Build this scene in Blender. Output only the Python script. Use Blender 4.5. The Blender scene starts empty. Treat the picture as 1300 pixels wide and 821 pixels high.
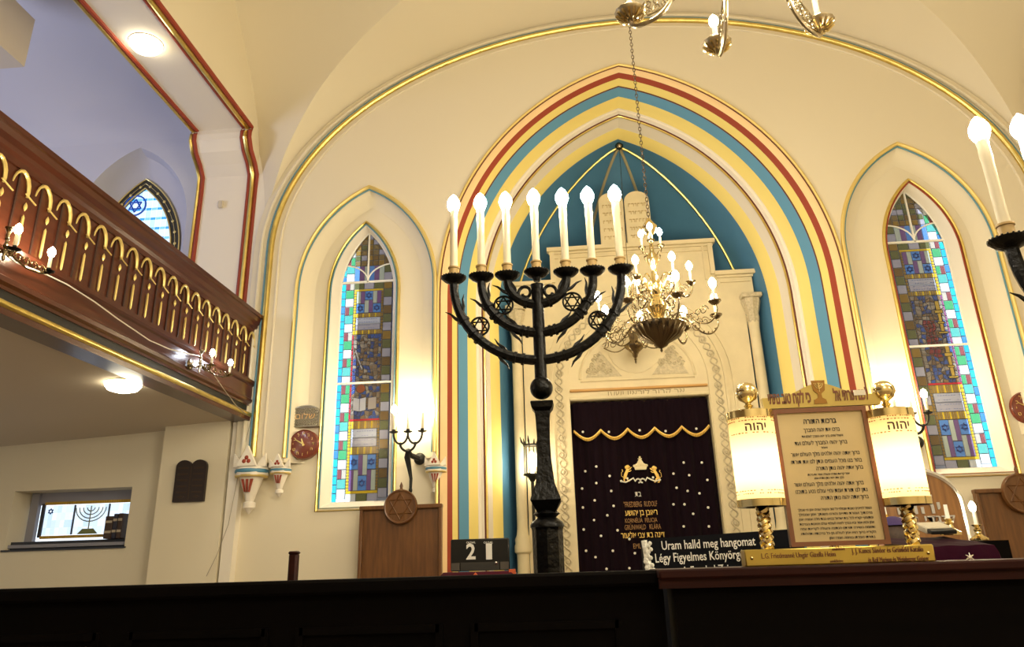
import bpy, math, random
from math import sin, cos, pi, sqrt, radians, atan2
from mathutils import Vector, Matrix
from mathutils.geometry import tessellate_polygon
random.seed(7)
scn = bpy.context.scene
COL = scn.collection
FLOOR = 0.4            # floor level while building; everything is lowered so that the floor is z = 0

# ------------------------------------------------------------------ camera calibration
FOC = 966.0; PP = (650.0, 366.0)
_v = Vector((-80., -2656., FOC)).normalized()
_n = Vector((85., 349., FOC)); _n = (_n - _v * _n.dot(_v)).normalized()
_h = _n.cross(_v)
if _h.x < 0: _h = -_h
CAM = Vector((0, 0, 1.5))
def P(px, py, Y):
    """point of the vertical plane at distance Y that the photograph shows at px, py"""
    c = Vector((px - PP[0], py - PP[1], FOC))
    r = Vector((_h.dot(c), _n.dot(c), _v.dot(c)))
    return CAM + r * (Y / r.y)
def PX(px, py, X):
    c = Vector((px - PP[0], py - PP[1], FOC))
    r = Vector((_h.dot(c), _n.dot(c), _v.dot(c)))
    return CAM + r * (X / r.x)

# ------------------------------------------------------------------ materials
MATS = {}
def newmat(name):
    m = bpy.data.materials.new(name); m.use_nodes = True
    nt = m.node_tree; nt.nodes.clear()
    out = nt.nodes.new('ShaderNodeOutputMaterial')
    MATS[name] = m
    return m, nt, out
def pbr(name, col, rough=0.5, metal=0.0, noise=0.0, nscale=8.0, bump=0.0, bscale=60.0, sheen=0.0, coat=0.0, stretch=None, col2=None, spec=0.5):
    m, nt, out = newmat(name)
    b = nt.nodes.new('ShaderNodeBsdfPrincipled')
    b.inputs['Base Color'].default_value = (*col, 1); b.inputs['Roughness'].default_value = rough
    b.inputs['Metallic'].default_value = metal
    b.inputs['Specular IOR Level'].default_value = spec
    if sheen: b.inputs['Sheen Weight'].default_value = sheen
    if coat: b.inputs['Coat Weight'].default_value = coat; b.inputs['Coat Roughness'].default_value = .15
    nt.links.new(b.outputs[0], out.inputs[0])
    tc = nt.nodes.new('ShaderNodeTexCoord'); mp = nt.nodes.new('ShaderNodeMapping')
    nt.links.new(tc.outputs['Object'], mp.inputs[0])
    if stretch: mp.inputs['Scale'].default_value = stretch
    if noise or col2:
        n = nt.nodes.new('ShaderNodeTexNoise'); n.inputs['Scale'].default_value = nscale; n.inputs['Detail'].default_value = 6
        nt.links.new(mp.outputs[0], n.inputs['Vector'])
        r = nt.nodes.new('ShaderNodeValToRGB')
        r.color_ramp.elements[0].position = .3; r.color_ramp.elements[1].position = .7
        c2 = col2 if col2 else tuple(max(0, c * (1 - noise)) for c in col)
        r.color_ramp.elements[0].color = (*c2, 1); r.color_ramp.elements[1].color = (*col, 1)
        nt.links.new(n.outputs['Fac'], r.inputs[0]); nt.links.new(r.outputs[0], b.inputs['Base Color'])
    if bump:
        n2 = nt.nodes.new('ShaderNodeTexNoise'); n2.inputs['Scale'].default_value = bscale; n2.inputs['Detail'].default_value = 4
        nt.links.new(mp.outputs[0], n2.inputs['Vector'])
        bp = nt.nodes.new('ShaderNodeBump'); bp.inputs['Strength'].default_value = bump; bp.inputs['Distance'].default_value = .01
        nt.links.new(n2.outputs['Fac'], bp.inputs['Height']); nt.links.new(bp.outputs[0], b.inputs['Normal'])
    return m
def emit(name, col, s, cam=None):
    m, nt, out = newmat(name)
    e = nt.nodes.new('ShaderNodeEmission'); e.inputs[0].default_value = (*col, 1); e.inputs[1].default_value = s
    nt.links.new(e.outputs[0], out.inputs[0]); return m
def glassmat(name, rough_mix=0.30):
    """stained glass: the pane's own colour, partly see-through, partly diffusing"""
    m, nt, out = newmat(name)
    a = nt.nodes.new('ShaderNodeVertexColor'); a.layer_name = 'Col'
    t = nt.nodes.new('ShaderNodeBsdfTransparent'); d = nt.nodes.new('ShaderNodeBsdfDiffuse')
    g = nt.nodes.new('ShaderNodeBsdfGlossy'); g.inputs['Roughness'].default_value = .15
    nt.links.new(a.outputs[0], t.inputs[0]); nt.links.new(a.outputs[0], d.inputs[0])
    m1 = nt.nodes.new('ShaderNodeMixShader'); m1.inputs[0].default_value = rough_mix
    nt.links.new(t.outputs[0], m1.inputs[1]); nt.links.new(d.outputs[0], m1.inputs[2])
    m2 = nt.nodes.new('ShaderNodeMixShader'); m2.inputs[0].default_value = .05
    nt.links.new(m1.outputs[0], m2.inputs[1]); nt.links.new(g.outputs[0], m2.inputs[2])
    nt.links.new(m2.outputs[0], out.inputs[0]); return m
def shademat(name):
    """parchment lamp shade: glows from the lamp within"""
    m, nt, out = newmat(name)
    t = nt.nodes.new('ShaderNodeBsdfTranslucent'); t.inputs[0].default_value = (.95, .82, .55, 1)
    d = nt.nodes.new('ShaderNodeBsdfDiffuse'); d.inputs[0].default_value = (.85, .75, .5, 1)
    mx = nt.nodes.new('ShaderNodeMixShader'); mx.inputs[0].default_value = .35
    nt.links.new(t.outputs[0], mx.inputs[1]); nt.links.new(d.outputs[0], mx.inputs[2]); nt.links.new(mx.outputs[0], out.inputs[0])
    return m

cream   = pbr('cream_plaster', (.76, .685, .515), .8, bump=.04, bscale=20)
cream_w = pbr('pale_plaster', (.83, .77, .66), .8, bump=.04, bscale=20)
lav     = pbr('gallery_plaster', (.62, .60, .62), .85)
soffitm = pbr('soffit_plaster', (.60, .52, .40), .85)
gold    = pbr('gold_leaf', (.82, .64, .20), .28, 1.0, noise=.2, nscale=12)
goldp   = pbr('gold_paint', (.84, .66, .24), .35, .6)
brass   = pbr('polished_brass', (.85, .69, .34), .16, 1.0)
dbrass  = pbr('aged_brass', (.34, .26, .15), .26, 1.0, noise=.6, nscale=30)
abrass  = pbr('antique_brass', (.52, .43, .27), .3, 1.0, noise=.35, nscale=40)
tanrib  = pbr('tan_rib', (.42, .36, .20), .5)
silver  = pbr('silver', (.8, .8, .78), .2, 1.0)
redp    = pbr('red_paint', (.31, .045, .018), .65)
drkred  = pbr('dark_red_paint', (.12, .02, .01), .6)
peach   = pbr('peach_paint', (.86, .62, .32), .7)
yellow  = pbr('yellow_paint', (.86, .71, .23), .7)
bluep   = pbr('blue_paint', (.095, .275, .45), .7)
tealp   = pbr('teal_paint', (.075, .225, .39), .65, noise=.12, nscale=3)
bline   = pbr('blue_line_paint', (.12, .28, .36), .6)
stone   = pbr('limestone', (.74, .64, .41), .55, noise=.12, nscale=5, bump=.08, bscale=30)
stonel  = pbr('carved_limestone', (.66, .57, .38), .7, noise=.3, nscale=45, bump=.5, bscale=70)
wood_d  = pbr('mahogany', (.080, .019, .008), .3, stretch=(1.2, 1.2, 9), col2=(.055, .013, .006), nscale=4, coat=.12, spec=.35)
wood_g  = pbr('mahogany_rail', (.075, .018, .0075), .28, stretch=(9, .6, 9), col2=(.05, .012, .006), nscale=4, coat=.12, spec=.35)
wood_o  = pbr('oak_panel', (.30, .135, .035), .4, stretch=(7, 7, .8), col2=(.17, .070, .018), nscale=5, coat=.25)
wood_p  = pbr('dark_oak_panel', (.17, .070, .018), .4, stretch=(7, 7, .8), col2=(.10, .038, .010), nscale=5, coat=.2)
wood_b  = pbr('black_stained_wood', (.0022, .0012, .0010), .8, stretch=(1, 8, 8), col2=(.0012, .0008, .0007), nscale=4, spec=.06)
wood_k  = pbr('desk_wood', (.030, .006, .004), .55, stretch=(1, 8, 8), col2=(.018, .004, .003), nscale=4, spec=.12)
blackm  = pbr('black_iron', (.0018, .0018, .002), .30, 0, bump=.5, bscale=55, spec=.20)
blackp  = pbr('black_board', (.008, .0075, .007), .4, spec=.3)
greyp   = pbr('grey_board', (.07, .06, .05), .5)
iron    = pbr('dark_iron', (.02, .02, .018), .4, .6)
bronze  = pbr('dark_bronze', (.025, .014, .010), .4, .4)
bronzeg = pbr('worn_gilt', (.34, .24, .10), .4, .6, noise=.5, nscale=50)
clockr  = pbr('clock_red', (.18, .035, .018), .35, coat=.4)
lead    = pbr('lead_came', (.015, .014, .013), .6)
velvet  = pbr('aubergine_velvet', (.0065, .0018, .0050), .9, sheen=.04, spec=.1)
velvetr = pbr('red_velvet', (.05, .004, .012), .85, sheen=.1, spec=.1)
velvetp = pbr('wine_velvet', (.018, .0018, .008), .9, sheen=.02, spec=.05)
clothk  = pbr('black_cloth', (.003, .0035, .006), .85, spec=.15)
thread  = pbr('gold_thread', (.75, .50, .12), .45, .4)
threadw = pbr('white_thread', (.80, .78, .70), .6)
threadd = pbr('dull_gold_thread', (.30, .15, .035), .55)
white   = pbr('white_letter', (.80, .78, .72), .5)
waxm    = pbr('candle_tube', (.64, .57, .40), .5)
waxw    = pbr('white_wax', (.85, .84, .78), .5)
cardb   = pbr('candle_socket', (.42, .28, .10), .5)
black   = pbr('black_ink', (.012, .010, .010), .6)
brown   = pbr('brown_ink', (.17, .055, .020), .6)
goldpl  = pbr('gold_plate', (.58, .46, .25), .38, .55, noise=.08, nscale=3)
framew  = pbr('frame_wood', (.17, .055, .018), .35, coat=.5)
darkfr  = pbr('window_metal', (.03, .035, .05), .5)
greyfr  = pbr('window_paint_grey', (.30, .30, .36), .6)
plast   = pbr('beige_plastic', (.62, .55, .42), .5)
cablew  = pbr('cable_white', (.72, .68, .6), .5)
cableg  = pbr('cable_grey', (.40, .35, .26), .6)
floorm  = pbr('floor_stone', (.32, .24, .17), .4, noise=.3, nscale=3)
skin    = pbr('skin', (.50, .27, .17), .5)
hair    = pbr('brown_hair', (.055, .028, .014), .6, noise=.4, nscale=60)
kippah  = pbr('purple_cap', (.05, .03, .12), .9)
coatm   = pbr('dark_jacket', (.02, .02, .025), .8)
trous   = pbr('dark_trousers', (.015, .015, .018), .8)
outwall = pbr('outside_render', (.34, .31, .30), .9, noise=.3, nscale=2)
orange  = pbr('orange_cloth', (.55, .10, .03), .8)
bookc   = pbr('book_brown', (.05, .025, .015), .5)
bookb   = pbr('book_navy', (.02, .02, .04), .5)
bookp   = pbr('book_band', (.45, .38, .28), .6)
paper   = pbr('paper', (.50, .45, .34), .7)
glass   = glassmat('stained_glass')
glassb  = glassmat('milky_glass', .2)
shade   = shademat('parchment_shade')
bulbM   = emit('bulb_glow', (1, .88, .66), 260)
bulbC   = emit('chandelier_bulb_glow', (1, .84, .55), 230)
bulbW   = emit('cool_bulb_glow', (.80, .88, 1), 150)
bulbS   = emit('sconce_bulb_glow', (1, .84, .56), 300)
bulbL   = emit('lantern_glow', (1, .85, .6), 90)
domeM   = emit('dome_lamp_glow', (1, .88, .62), 15)
lampin  = emit('shade_lamp_glow', (1, .80, .46), 31)

# ------------------------------------------------------------------ mesh builder
WLOC = {}
class MB:
    def __init__(s): s.v = []; s.f = []; s.m = []; s.c = []; s.cur = 0; s.col = (1, 1, 1)
    def add(s, vs, fs):
        b = len(s.v); s.v += [Vector(p) for p in vs]
        for f in fs: s.f.append([b + i for i in f]); s.m.append(s.cur); s.c.append(s.col)
    def box(s, c, d, R=None, bev=0):
        c = Vector(c); hx, hy, hz = d[0] / 2, d[1] / 2, d[2] / 2
        if bev:
            b = min(bev, hx * .9, hy * .9, hz * .9)
            vs = []
            for sz, in ((-1,), (1,)):
                pass
            # bevelled box as a hull of inset rectangles along z
            rings = [(-hz, b), (-hz + b, 0), (hz - b, 0), (hz, b)]
            for z, i in rings:
                x, y = hx - i, hy - i
                k = b
                vs += [(-x + (0 if i else k), -y, z), (x - (0 if i else k), -y, z), (x, -y + (0 if i else k), z), (x, y - (0 if i else k), z),
                       (x - (0 if i else k), y, z), (-x + (0 if i else k), y, z), (-x, y - (0 if i else k), z), (-x, -y + (0 if i else k), z)]
            fs = [list(range(7, -1, -1)), list(range(24, 32))]
            for r in range(3):
                for k in range(8):
                    fs.append([r * 8 + k, r * 8 + (k + 1) % 8, r * 8 + 8 + (k + 1) % 8, r * 8 + 8 + k])
        else:
            vs = [(x, y, z) for z in (-hz, hz) for x, y in ((-hx, -hy), (hx, -hy), (hx, hy), (-hx, hy))]
            fs = [(3, 2, 1, 0), (4, 5, 6, 7), (0, 1, 5, 4), (1, 2, 6, 5), (2, 3, 7, 6), (3, 0, 4, 7)]
        if R is None: s.add([c + Vector(p) for p in vs], fs)
        else: s.add([c + R @ Vector(p) for p in vs], fs)
        return s
    def tube(s, pts, r, n=8, close=False, flat=1.0, up=None):
        pts = [Vector(p) for p in pts]; N = len(pts)
        if N < 2: return s
        rr = r if isinstance(r, (list, tuple)) else [r] * N
        tan = []
        for i in range(N):
            if close: t = pts[(i + 1) % N] - pts[i - 1]
            else: t = pts[min(i + 1, N - 1)] - pts[max(i - 1, 0)]
            tan.append(t.normalized() if t.length > 1e-9 else Vector((0, 0, 1)))
        a = Vector(up) if up is not None else (Vector((0, 1, 0)) if abs(tan[0].y) < .9 else Vector((1, 0, 0)))
        vs = []
        for i in range(N):
            a = (a - tan[i] * a.dot(tan[i]))
            a = a.normalized() if a.length > 1e-6 else Vector((1, 0, 0))
            b = tan[i].cross(a)
            for k in range(n):
                th = 2 * pi * k / n
                vs.append(pts[i] + a * (rr[i] * cos(th) * flat) + b * (rr[i] * sin(th)))
        fs = []
        M = N if close else N - 1
        for i in range(M):
            j = (i + 1) % N
            for k in range(n): fs.append((i * n + k, i * n + (k + 1) % n, j * n + (k + 1) % n, j * n + k))
        if not close: fs.append(tuple(range(n - 1, -1, -1))); fs.append(tuple((N - 1) * n + k for k in range(n)))
        s.add(vs, fs); return s
    def lathe(s, prof, c, n=20, axis='z', R=None, lobes=0, lobe=0.0, sx=1, sy=1):
        c = Vector(c); vs = []
        for (r, z) in prof:
            for k in range(n):
                th = 2 * pi * k / n
                q = r * (1 + (lobe * cos(lobes * th) if lobes else 0))
                p = Vector((q * cos(th) * sx, q * sin(th) * sy, z))
                if axis == 'y': p = Vector((p.x, -p.z, p.y))
                if axis == 'x': p = Vector((p.z, p.y, p.x))
                if R is not None: p = R @ p
                vs.append(c + p)
        fs = []
        for i in range(len(prof) - 1):
            for k in range(n): fs.append((i * n + k, i * n + (k + 1) % n, (i + 1) * n + (k + 1) % n, (i + 1) * n + k))
        fs.append(tuple(range(n - 1, -1, -1))); fs.append(tuple((len(prof) - 1) * n + k for k in range(n)))
        s.add(vs, fs); return s
    def sph(s, c, r, n=12, m=8, sc=(1, 1, 1)):
        prof = [(max(1e-4, sin(pi * i / m)) * r, -cos(pi * i / m) * r) for i in range(m + 1)]
        c = Vector(c); vs = []
        for (q, z) in prof:
            for k in range(n):
                th = 2 * pi * k / n; vs.append(c + Vector((q * cos(th) * sc[0], q * sin(th) * sc[1], z * sc[2])))
        fs = [(i * n + k, i * n + (k + 1) % n, (i + 1) * n + (k + 1) % n, (i + 1) * n + k) for i in range(m) for k in range(n)]
        s.add(vs, fs); return s
    def prism(s, loops, y0, y1, plane='xz', cap0=True):
        """loops: outer loop then holes, 2-D; extruded between y0 and y1 across the plane"""
        def to(p, y):
            if plane == 'xz': return Vector((p[0], y, p[1]))
            if plane == 'yz': return Vector((y, p[0], p[1]))
            return Vector((p[0], p[1], y))
        tris = tessellate_polygon([[Vector((p[0], p[1], 0)) for p in L] for L in loops])
        flat = [p for L in loops for p in L]; n = len(flat)
        vs = [to(p, y0) for p in flat] + [to(p, y1) for p in flat]
        fs = ([tuple(t) for t in tris] if cap0 else []) + [tuple(n + i for i in reversed(t)) for t in tris]
        o = 0
        for L in loops:
            k = len(L)
            for i in range(k): fs.append((o + i, o + (i + 1) % k, n + o + (i + 1) % k, n + o + i))
            o += k
        s.add(vs, fs); return s
    def face(s, pts): s.add(pts, [tuple(range(len(pts)))]); return s
    def grid(s, rows, closeu=False):
        n = len(rows[0]); vs = [p for r in rows for p in r]; fs = []
        for i in range(len(rows) - 1):
            for k in range(n - (0 if closeu else 1)):
                fs.append((i * n + k, i * n + (k + 1) % n, (i + 1) * n + (k + 1) % n, (i + 1) * n + k))
        s.add(vs, fs); return s
    def build(s, name, mat, parent=None, base=None, smooth=True, vcol=False, fix=True):
        me = bpy.data.meshes.new(name)
        if parent is not None: org = Vector(WLOC[parent.name])
        else: org = Vector(base) if base is not None else Vector((0, 0, 0))
        me.from_pydata([v - org for v in s.v], [], s.f)
        mats = mat if isinstance(mat, (list, tuple)) else [mat]
        for m in mats: me.materials.append(m)
        for p, i in zip(me.polygons, s.m): p.material_index = min(i, len(mats) - 1)
        used = set(i for f in s.f for i in f)
        if fix or len(used) < len(s.v):
            import bmesh
            bm = bmesh.new(); bm.from_mesh(me)
            bmesh.ops.delete(bm, geom=[v for v in bm.verts if not v.link_faces], context='VERTS')
            if fix: bmesh.ops.recalc_face_normals(bm, faces=bm.faces)
            bm.to_mesh(me); bm.free()
        if vcol:
            at = me.color_attributes.new('Col', 'FLOAT_COLOR', 'CORNER')
            i = 0
            for p, c in zip(me.polygons, s.c):
                for _ in p.loop_indices: at.data[_].color = (*c, 1)
        if smooth:
            me.shade_smooth()
            try: me.set_sharp_from_angle(angle=radians(38))
            except Exception: pass
        me.update()
        o = bpy.data.objects.new(name, me); COL.objects.link(o)
        if parent is not None: o.parent = parent
        else: o.location = org
        WLOC[o.name] = tuple(org)
        return o
def thing(name, label, cat, loc, group=None):
    o = bpy.data.objects.new(name, None); COL.objects.link(o); o.location = loc; o.empty_display_size = .1
    o['label'] = label; o['category'] = cat
    if group: o['group'] = group
    WLOC[o.name] = tuple(loc); return o
def tag(o, label, cat, group=None):
    o['label'] = label; o['category'] = cat
    if group: o['group'] = group
    return o
def struct(o): o['kind'] = 'structure'; return o
def copy_tree(o, parent=None, loc=None):
    c = o.copy(); COL.objects.link(c)
    if parent is not None: c.parent = parent
    if loc is not None: c.location = loc
    WLOC[c.name] = tuple(loc) if loc is not None else WLOC.get(o.name)
    for ch in list(o.children): copy_tree(ch, c)
    return c
HEB = lambda t: ' '.join(w[::-1] for w in reversed(t.split(' ')))
def text(name, s, c, size, mat, parent, width=None, heb=False, yaw=0, tilt=0, ext=.0012, bold=0, roll=0, base=None):
    cu = bpy.data.curves.new('lettering', 'FONT'); cu.body = s[::-1] if heb else s
    cu.size = size; cu.align_x = 'CENTER'; cu.align_y = 'CENTER'; cu.extrude = ext; cu.offset = bold * size * 1.2
    cu.resolution_u = 2
    t = bpy.data.objects.new('tmp', cu); COL.objects.link(t)
    bpy.context.view_layer.update()
    me = bpy.data.meshes.new_from_object(t.evaluated_get(bpy.context.evaluated_depsgraph_get()))
    bpy.data.objects.remove(t); bpy.data.curves.remove(cu)
    xs = [v.co.x for v in me.vertices] or [0]
    w = max(xs) - min(xs); k = (width / w) if width and w else 1
    cx = (max(xs) + min(xs)) / 2
    R = Matrix.Rotation(yaw, 3, 'Z') @ Matrix.Rotation(roll, 3, 'Y') @ Matrix.Rotation(pi / 2 + tilt, 3, 'X')
    org = Vector(WLOC[parent.name]) if parent is not None else Vector(base or (0, 0, 0))
    for v in me.vertices:
        v.co = Vector(c) + R @ Vector(((v.co.x - cx) * k, v.co.y, v.co.z)) - org
    me.materials.clear(); me.materials.append(mat)
    o = bpy.data.objects.new(name, me); COL.objects.link(o)
    if parent is not None: o.parent = parent
    else: o.location = org
    WLOC[o.name] = tuple(org)
    return o

def arch(cx, w, zs, ha, n=24):
    """pointed arch from left spring over the apex to right spring"""
    r = (w * w + ha * ha) / (2 * w); e = r - w
    a1 = atan2(ha, e)
    L = [(cx + e - r * cos(a1 * i / n), zs + r * sin(a1 * i / n)) for i in range(n + 1)]
    Rr = [(2 * cx - x, z) for x, z in reversed(L[:-1])]
    return L + Rr
def legs(pts, z0): return [(pts[0][0], z0)] + pts + [(pts[-1][0], z0)]
def ell(cx, a, zs, h, n=48, p=2.0):
    out = []
    for i in range(n + 1):
        t = pi - pi * i / n
        c, s_ = cos(t), sin(t)
        out.append((cx + a * (abs(c) ** (2 / p)) * (1 if c > 0 else -1), zs + h * abs(s_) ** (2 / p)))
    return out
def v3(pts, y): return [Vector((x, y, z)) for x, z in pts]

CX = .72; RCX = .81
# ================================================================== ROOM SHELL
struct(MB().box((.8, 2, FLOOR - .05), (17, 16, .1)).build('floor', floorm, smooth=False))

# --- altar wall: front layer with the blind arcade, cut by niches and the big painted arch
vault_a, vault_h, vault_s = 3.97, 2.62, 4.6
NL = dict(cx=-1.975, w=.708, zs=4.16, ha=1.11, dz=0.0)
NR = dict(cx=3.415, w=.708, zs=4.26, ha=1.11, dz=.1)
def niche(N, n=20): return arch(N['cx'], N['w'], N['zs'], N['ha'], n)
big = ell(RCX, vault_a, vault_s, vault_h, 64)
cen = arch(CX, 1.96, 4.0, 2.55, 32)
zb = 2.46
loop = [(big[0][0], zb)] + big + [(big[-1][0], zb)]
bot = []
bot += legs(niche(NR), zb)[::-1]
bot += legs(cen, zb)[::-1]
bot += legs(niche(NL), zb)[::-1]
loop += bot
w = MB().prism([loop], 7.0, 7.14); struct(w.build('wall_front', cream, smooth=False))
# back layer with window openings, left and right of the painted arch
WL = dict(cx=-2.03, w=.365, z0=2.02, zs=4.16, ha=.77)
WR = dict(cx=3.51, w=.365, z0=2.12, zs=4.26, ha=.77)
def wframe(W, d=0, n=16):
    a = arch(W['cx'], W['w'] - d, W['zs'], W['ha'] - d * 1.15, n)
    return [(a[0][0], W['z0'] + d)] + a + [(a[-1][0], W['z0'] + d)]
struct(MB().prism([[(-3.30, FLOOR), (-1.24, FLOOR), (-1.24, 6.2), (-3.30, 6.2)], wframe(WL, .03)], 7.14, 7.40).build('wall_front_left', cream, smooth=False))
struct(MB().prism([[(2.68, FLOOR), (4.95, FLOOR), (4.95, 6.2), (2.68, 6.2)], wframe(WR, .03)], 7.14, 7.40).build('wall_front_right', cream, smooth=False))

# --- mouldings following the vault edge
def along(name, pts, y, r, mat, n=8, flat=1.0):
    return struct(MB().tube(v3(pts, y), r, n, flat=flat).build(name, mat))
gb = ell(RCX, 3.785, 4.6, 2.50, 72)
gb = [(gb[0][0], 2.52)] + gb + [(gb[-1][0], 2.52)]
along('trim_1', gb, 6.985, .028, gold, 10)
gb2 = ell(RCX, 3.825, 4.6, 2.535, 72); gb2 = [(gb2[0][0], 2.52)] + gb2 + [(gb2[-1][0], 2.52)]
along('trim_2', gb2, 6.99, .012, bline, 6)
gb3 = ell(RCX, 3.89, 4.6, 2.57, 72); gb3 = [(gb3[0][0], 2.52)] + gb3 + [(gb3[-1][0], 2.52)]
along('trim_3', gb3, 6.99, .022, cream, 8)
gb4 = ell(RCX, 3.70, 4.6, 2.43, 72); gb4 = [(gb4[0][0], 2.52)] + gb4 + [(gb4[-1][0], 2.52)]
along('trim_4', gb4, 7.0, .014, cream, 8)
tn = [5]
def trim(): tn[0] += 1; return 'trim_%d' % (tn[0] - 1)
# niche ribs
for N in (NL, NR):
    a = legs(niche(N), zb + .04)
    struct(MB().tube(v3(a, 6.995), .020, 8).build(trim(), goldp))
    a2 = legs(arch(N['cx'], N['w'] - .024, N['zs'], N['ha'] - .03, 20), zb + .04)
    struct(MB().tube(v3(a2, 7.005), .009, 6).build(trim(), bline))
    # soft cove on the inside of the niche
    m = MB()
    rows = []
    for d, y in ((.0, 7.0), (.03, 7.05), (.07, 7.10), (.12, 7.13), (.15, 7.1385)):
        rows.append(v3(legs(arch(N['cx'], N['w'] - d, N['zs'], N['ha'] - d * 1.2, 20), zb), y))
    m.grid(rows); struct(m.build(trim(), cream, fix=False))

# --- central painted arch: stepped splayed bands
def cpath(d, n=36):
    return legs(arch(CX, 1.96 - d, 4.0, 2.55 - .81 * d, n), FLOOR)
bands = [('peach', peach, [(.0, -.01), (.05, .0), (.088, .03)]),
         ('red', redp, [(.088, .03), (.125, .09)]),
         ('yellow', yellow, [(.125, .09), (.16, .19)]),
         ('dark', drkred, [(.16, .19), (.168, .205)]),
         ('blue', bluep, [(.168, .205), (.248, .29)]),
         ('yellow', yellow, [(.248, .29), (.268, .345), (.292, .395), (.318, .43)]),
         ('white', cream_w, [(.318, .43), (.322, .45), (.345, .455), (.36, .49), (.385, .50)]),
         ('white', cream_w, [(.385, .50), (.392, .53), (.405, .62), (.43, .70)]),
         ('yellow', yellow, [(.43, .70), (.505, .79), (.517, .83)])]
for nm, mt, prof in bands:
    m = MB(); m.grid([v3(cpath(d), 7.0 + y) for d, y in prof]); struct(m.build(trim(), mt, fix=False))
struct(MB().tube(v3(cpath(.0), 6.99), .017, 8).build(trim(), goldp))
struct(MB().tube(v3(cpath(.021), 6.99), .006, 6).build(trim(), drkred))
struct(MB().tube(v3(cpath(.392), 7.505), .013, 8).build(trim(), gold))
struct(MB().tube(v3(cpath(.378), 7.495), .008, 6).build(trim(), drkred))

# --- apse behind: ribbed half dome in teal
BOSS = Vector((CX + .02, 7.98, 6.12))
feet = [(-1.445, 7.82), (-1.33, 8.30), (-.56, 9.15), (.56, 9.15), (1.33, 8.30), (1.445, 7.82)]
ZS = 4.0
def ribpt(fx, fy, s):   # s 0 at the boss, 1 at the springing
    k = s
    z = ZS + (BOSS.z - ZS) * (1 - k ** 1.3) ** .55 if k < 1 else ZS
    b = BOSS
    if fy < 7.9:        # edge along the opening arch
        pass
    return Vector((b.x + (CX + fx - b.x) * k, b.y + (fy - b.y) * k, z))
m = MB(); op = arch(CX, 1.443, 4.0, 2.13, 20)
edgeL = [Vector((x, 7.83, z)) for x, z in op[:21]][::-1]; edgeR = [Vector((x, 7.83, z)) for x, z in op[20:]]
S = [i / 20 for i in range(21)]
ribs = [[ribpt(fx, fy, sin(s * pi / 2)) for s in S] for fx, fy in feet[1:5]]
allr = [edgeL] + ribs + [edgeR]
for a, b in zip(allr[:-1], allr[1:]):
    rows = []
    for p, q in zip(a, b): rows.append([p.lerp(q, t / 8) for t in range(9)])
    rows.append([Vector((p.x, p.y, FLOOR)) for p in rows[-1]])
    m.grid(rows)
struct(m.build('wall_apse', tealp, fix=False))
for i, r in enumerate(ribs):
    rr = [p + (BOSS + Vector((0, -.3, -1.6)) - p).normalized() * .012 for p in r]
    zlow = [p for p in rr if p.z > 4.05]
    struct(MB().tube(zlow, .016 if i in (0, 3) else .018, 8).build(trim(), gold if i in (0, 3) else tanrib))
struct(MB().sph(BOSS + Vector((0, -.05, -.02)), .05, 12, 8).build(trim(), dbrass))

# --- vault
gro = [(0, 4.4), (.02, 4.85), (.049, 5.25), (.092, 5.74), (.189, 6.26), (.315, 6.59), (.46, 6.80), (.65, 7.05), (.82, 7.2), (1, 7.28)]
wal = [(0, 4.4), (.012, 5.26), (.04, 5.87), (.14, 6.36), (.28, 6.77), (.42, 7.11), (.60, 7.40), (.8, 7.58), (1, 7.65)]
def interp(T, t):
    for (a, za), (b, zb_) in zip(T[:-1], T[1:]):
        if t <= b: 
            k = (t - a) / (b - a); return za + (zb_ - za) * k
    return T[-1][1]
def smooth_interp(T, t):
    # Catmull-Rom in parameter index
    n = len(T); u = t * (n - 1); i = min(int(u), n - 2); k = u - i
    p = [T[max(0, i - 1)], T[i], T[i + 1], T[min(n - 1, i + 2)]]
    def cr(j): 
        a, b, c, d = (q[j] for q in p)
        return .5 * (2 * b + (c - a) * k + (2 * a - 5 * b + 4 * c - d) * k * k + (3 * b - a - 3 * c + d) * k ** 3)
    return cr(0), cr(1)
XL, XR = -3.22, 4.84
def bay(mb, Y0, half):
    """one vault bay whose wall side is at Y0; half = distance to the crown, sign gives the direction"""
    N = 48
    for side in (-1, 1):
        xw = XL if side < 0 else XR
        G, W_, E_ = [], [], []
        for i in range(N + 1):
            t, z = smooth_interp(gro, i / N)
            G.append(Vector((xw + (RCX - xw) * t, Y0 + half * t, z)))
            t2, z2 = smooth_interp(wal, i / N)
            W_.append(Vector((xw, Y0 + half * t2, z2)))
            th = (i / N) * pi / 2
            E_.append(Vector((RCX + side * vault_a * cos(th), Y0 - (.1 if half < 0 else -.1), vault_s + vault_h * sin(th))))
        E_[0].z = 4.4
        mb.grid([[a.lerp(b, k / 10) + Vector((0, 0, .05 * sin(pi * k / 10) * (i / N))) for k in range(11)] for i, (a, b) in enumerate(zip(W_, G))])
        mb.grid([[a.lerp(b, k / 10) + Vector((0, 0, .04 * sin(pi * k / 10) * (i / N))) for k in range(11)] for i, (a, b) in enumerate(zip(E_, G))])
m = MB(); HB = 2.55; YC = 7.12
bay(m, YC, -HB); bay(m, YC - 2 * HB, HB)
struct(m.build('ceiling', cream, fix=False))
m = MB(); Y2 = YC - 2 * HB - .2
bay(m, Y2, -HB); bay(m, Y2 - 2 * HB, HB)
m.box((.8, Y2 + .1, 7.6), (8.1, .3, .6))
struct(m.build('ceiling_rear', cream, fix=False))
struct(MB().box((.8, -3.3, 4.2), (18, .2, 9)).build('wall_rear', cream, smooth=False))
struct(MB().box((4.95, 2.0, 4.2), (.2, 11, 9)).build('wall_right', cream, smooth=False))
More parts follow.
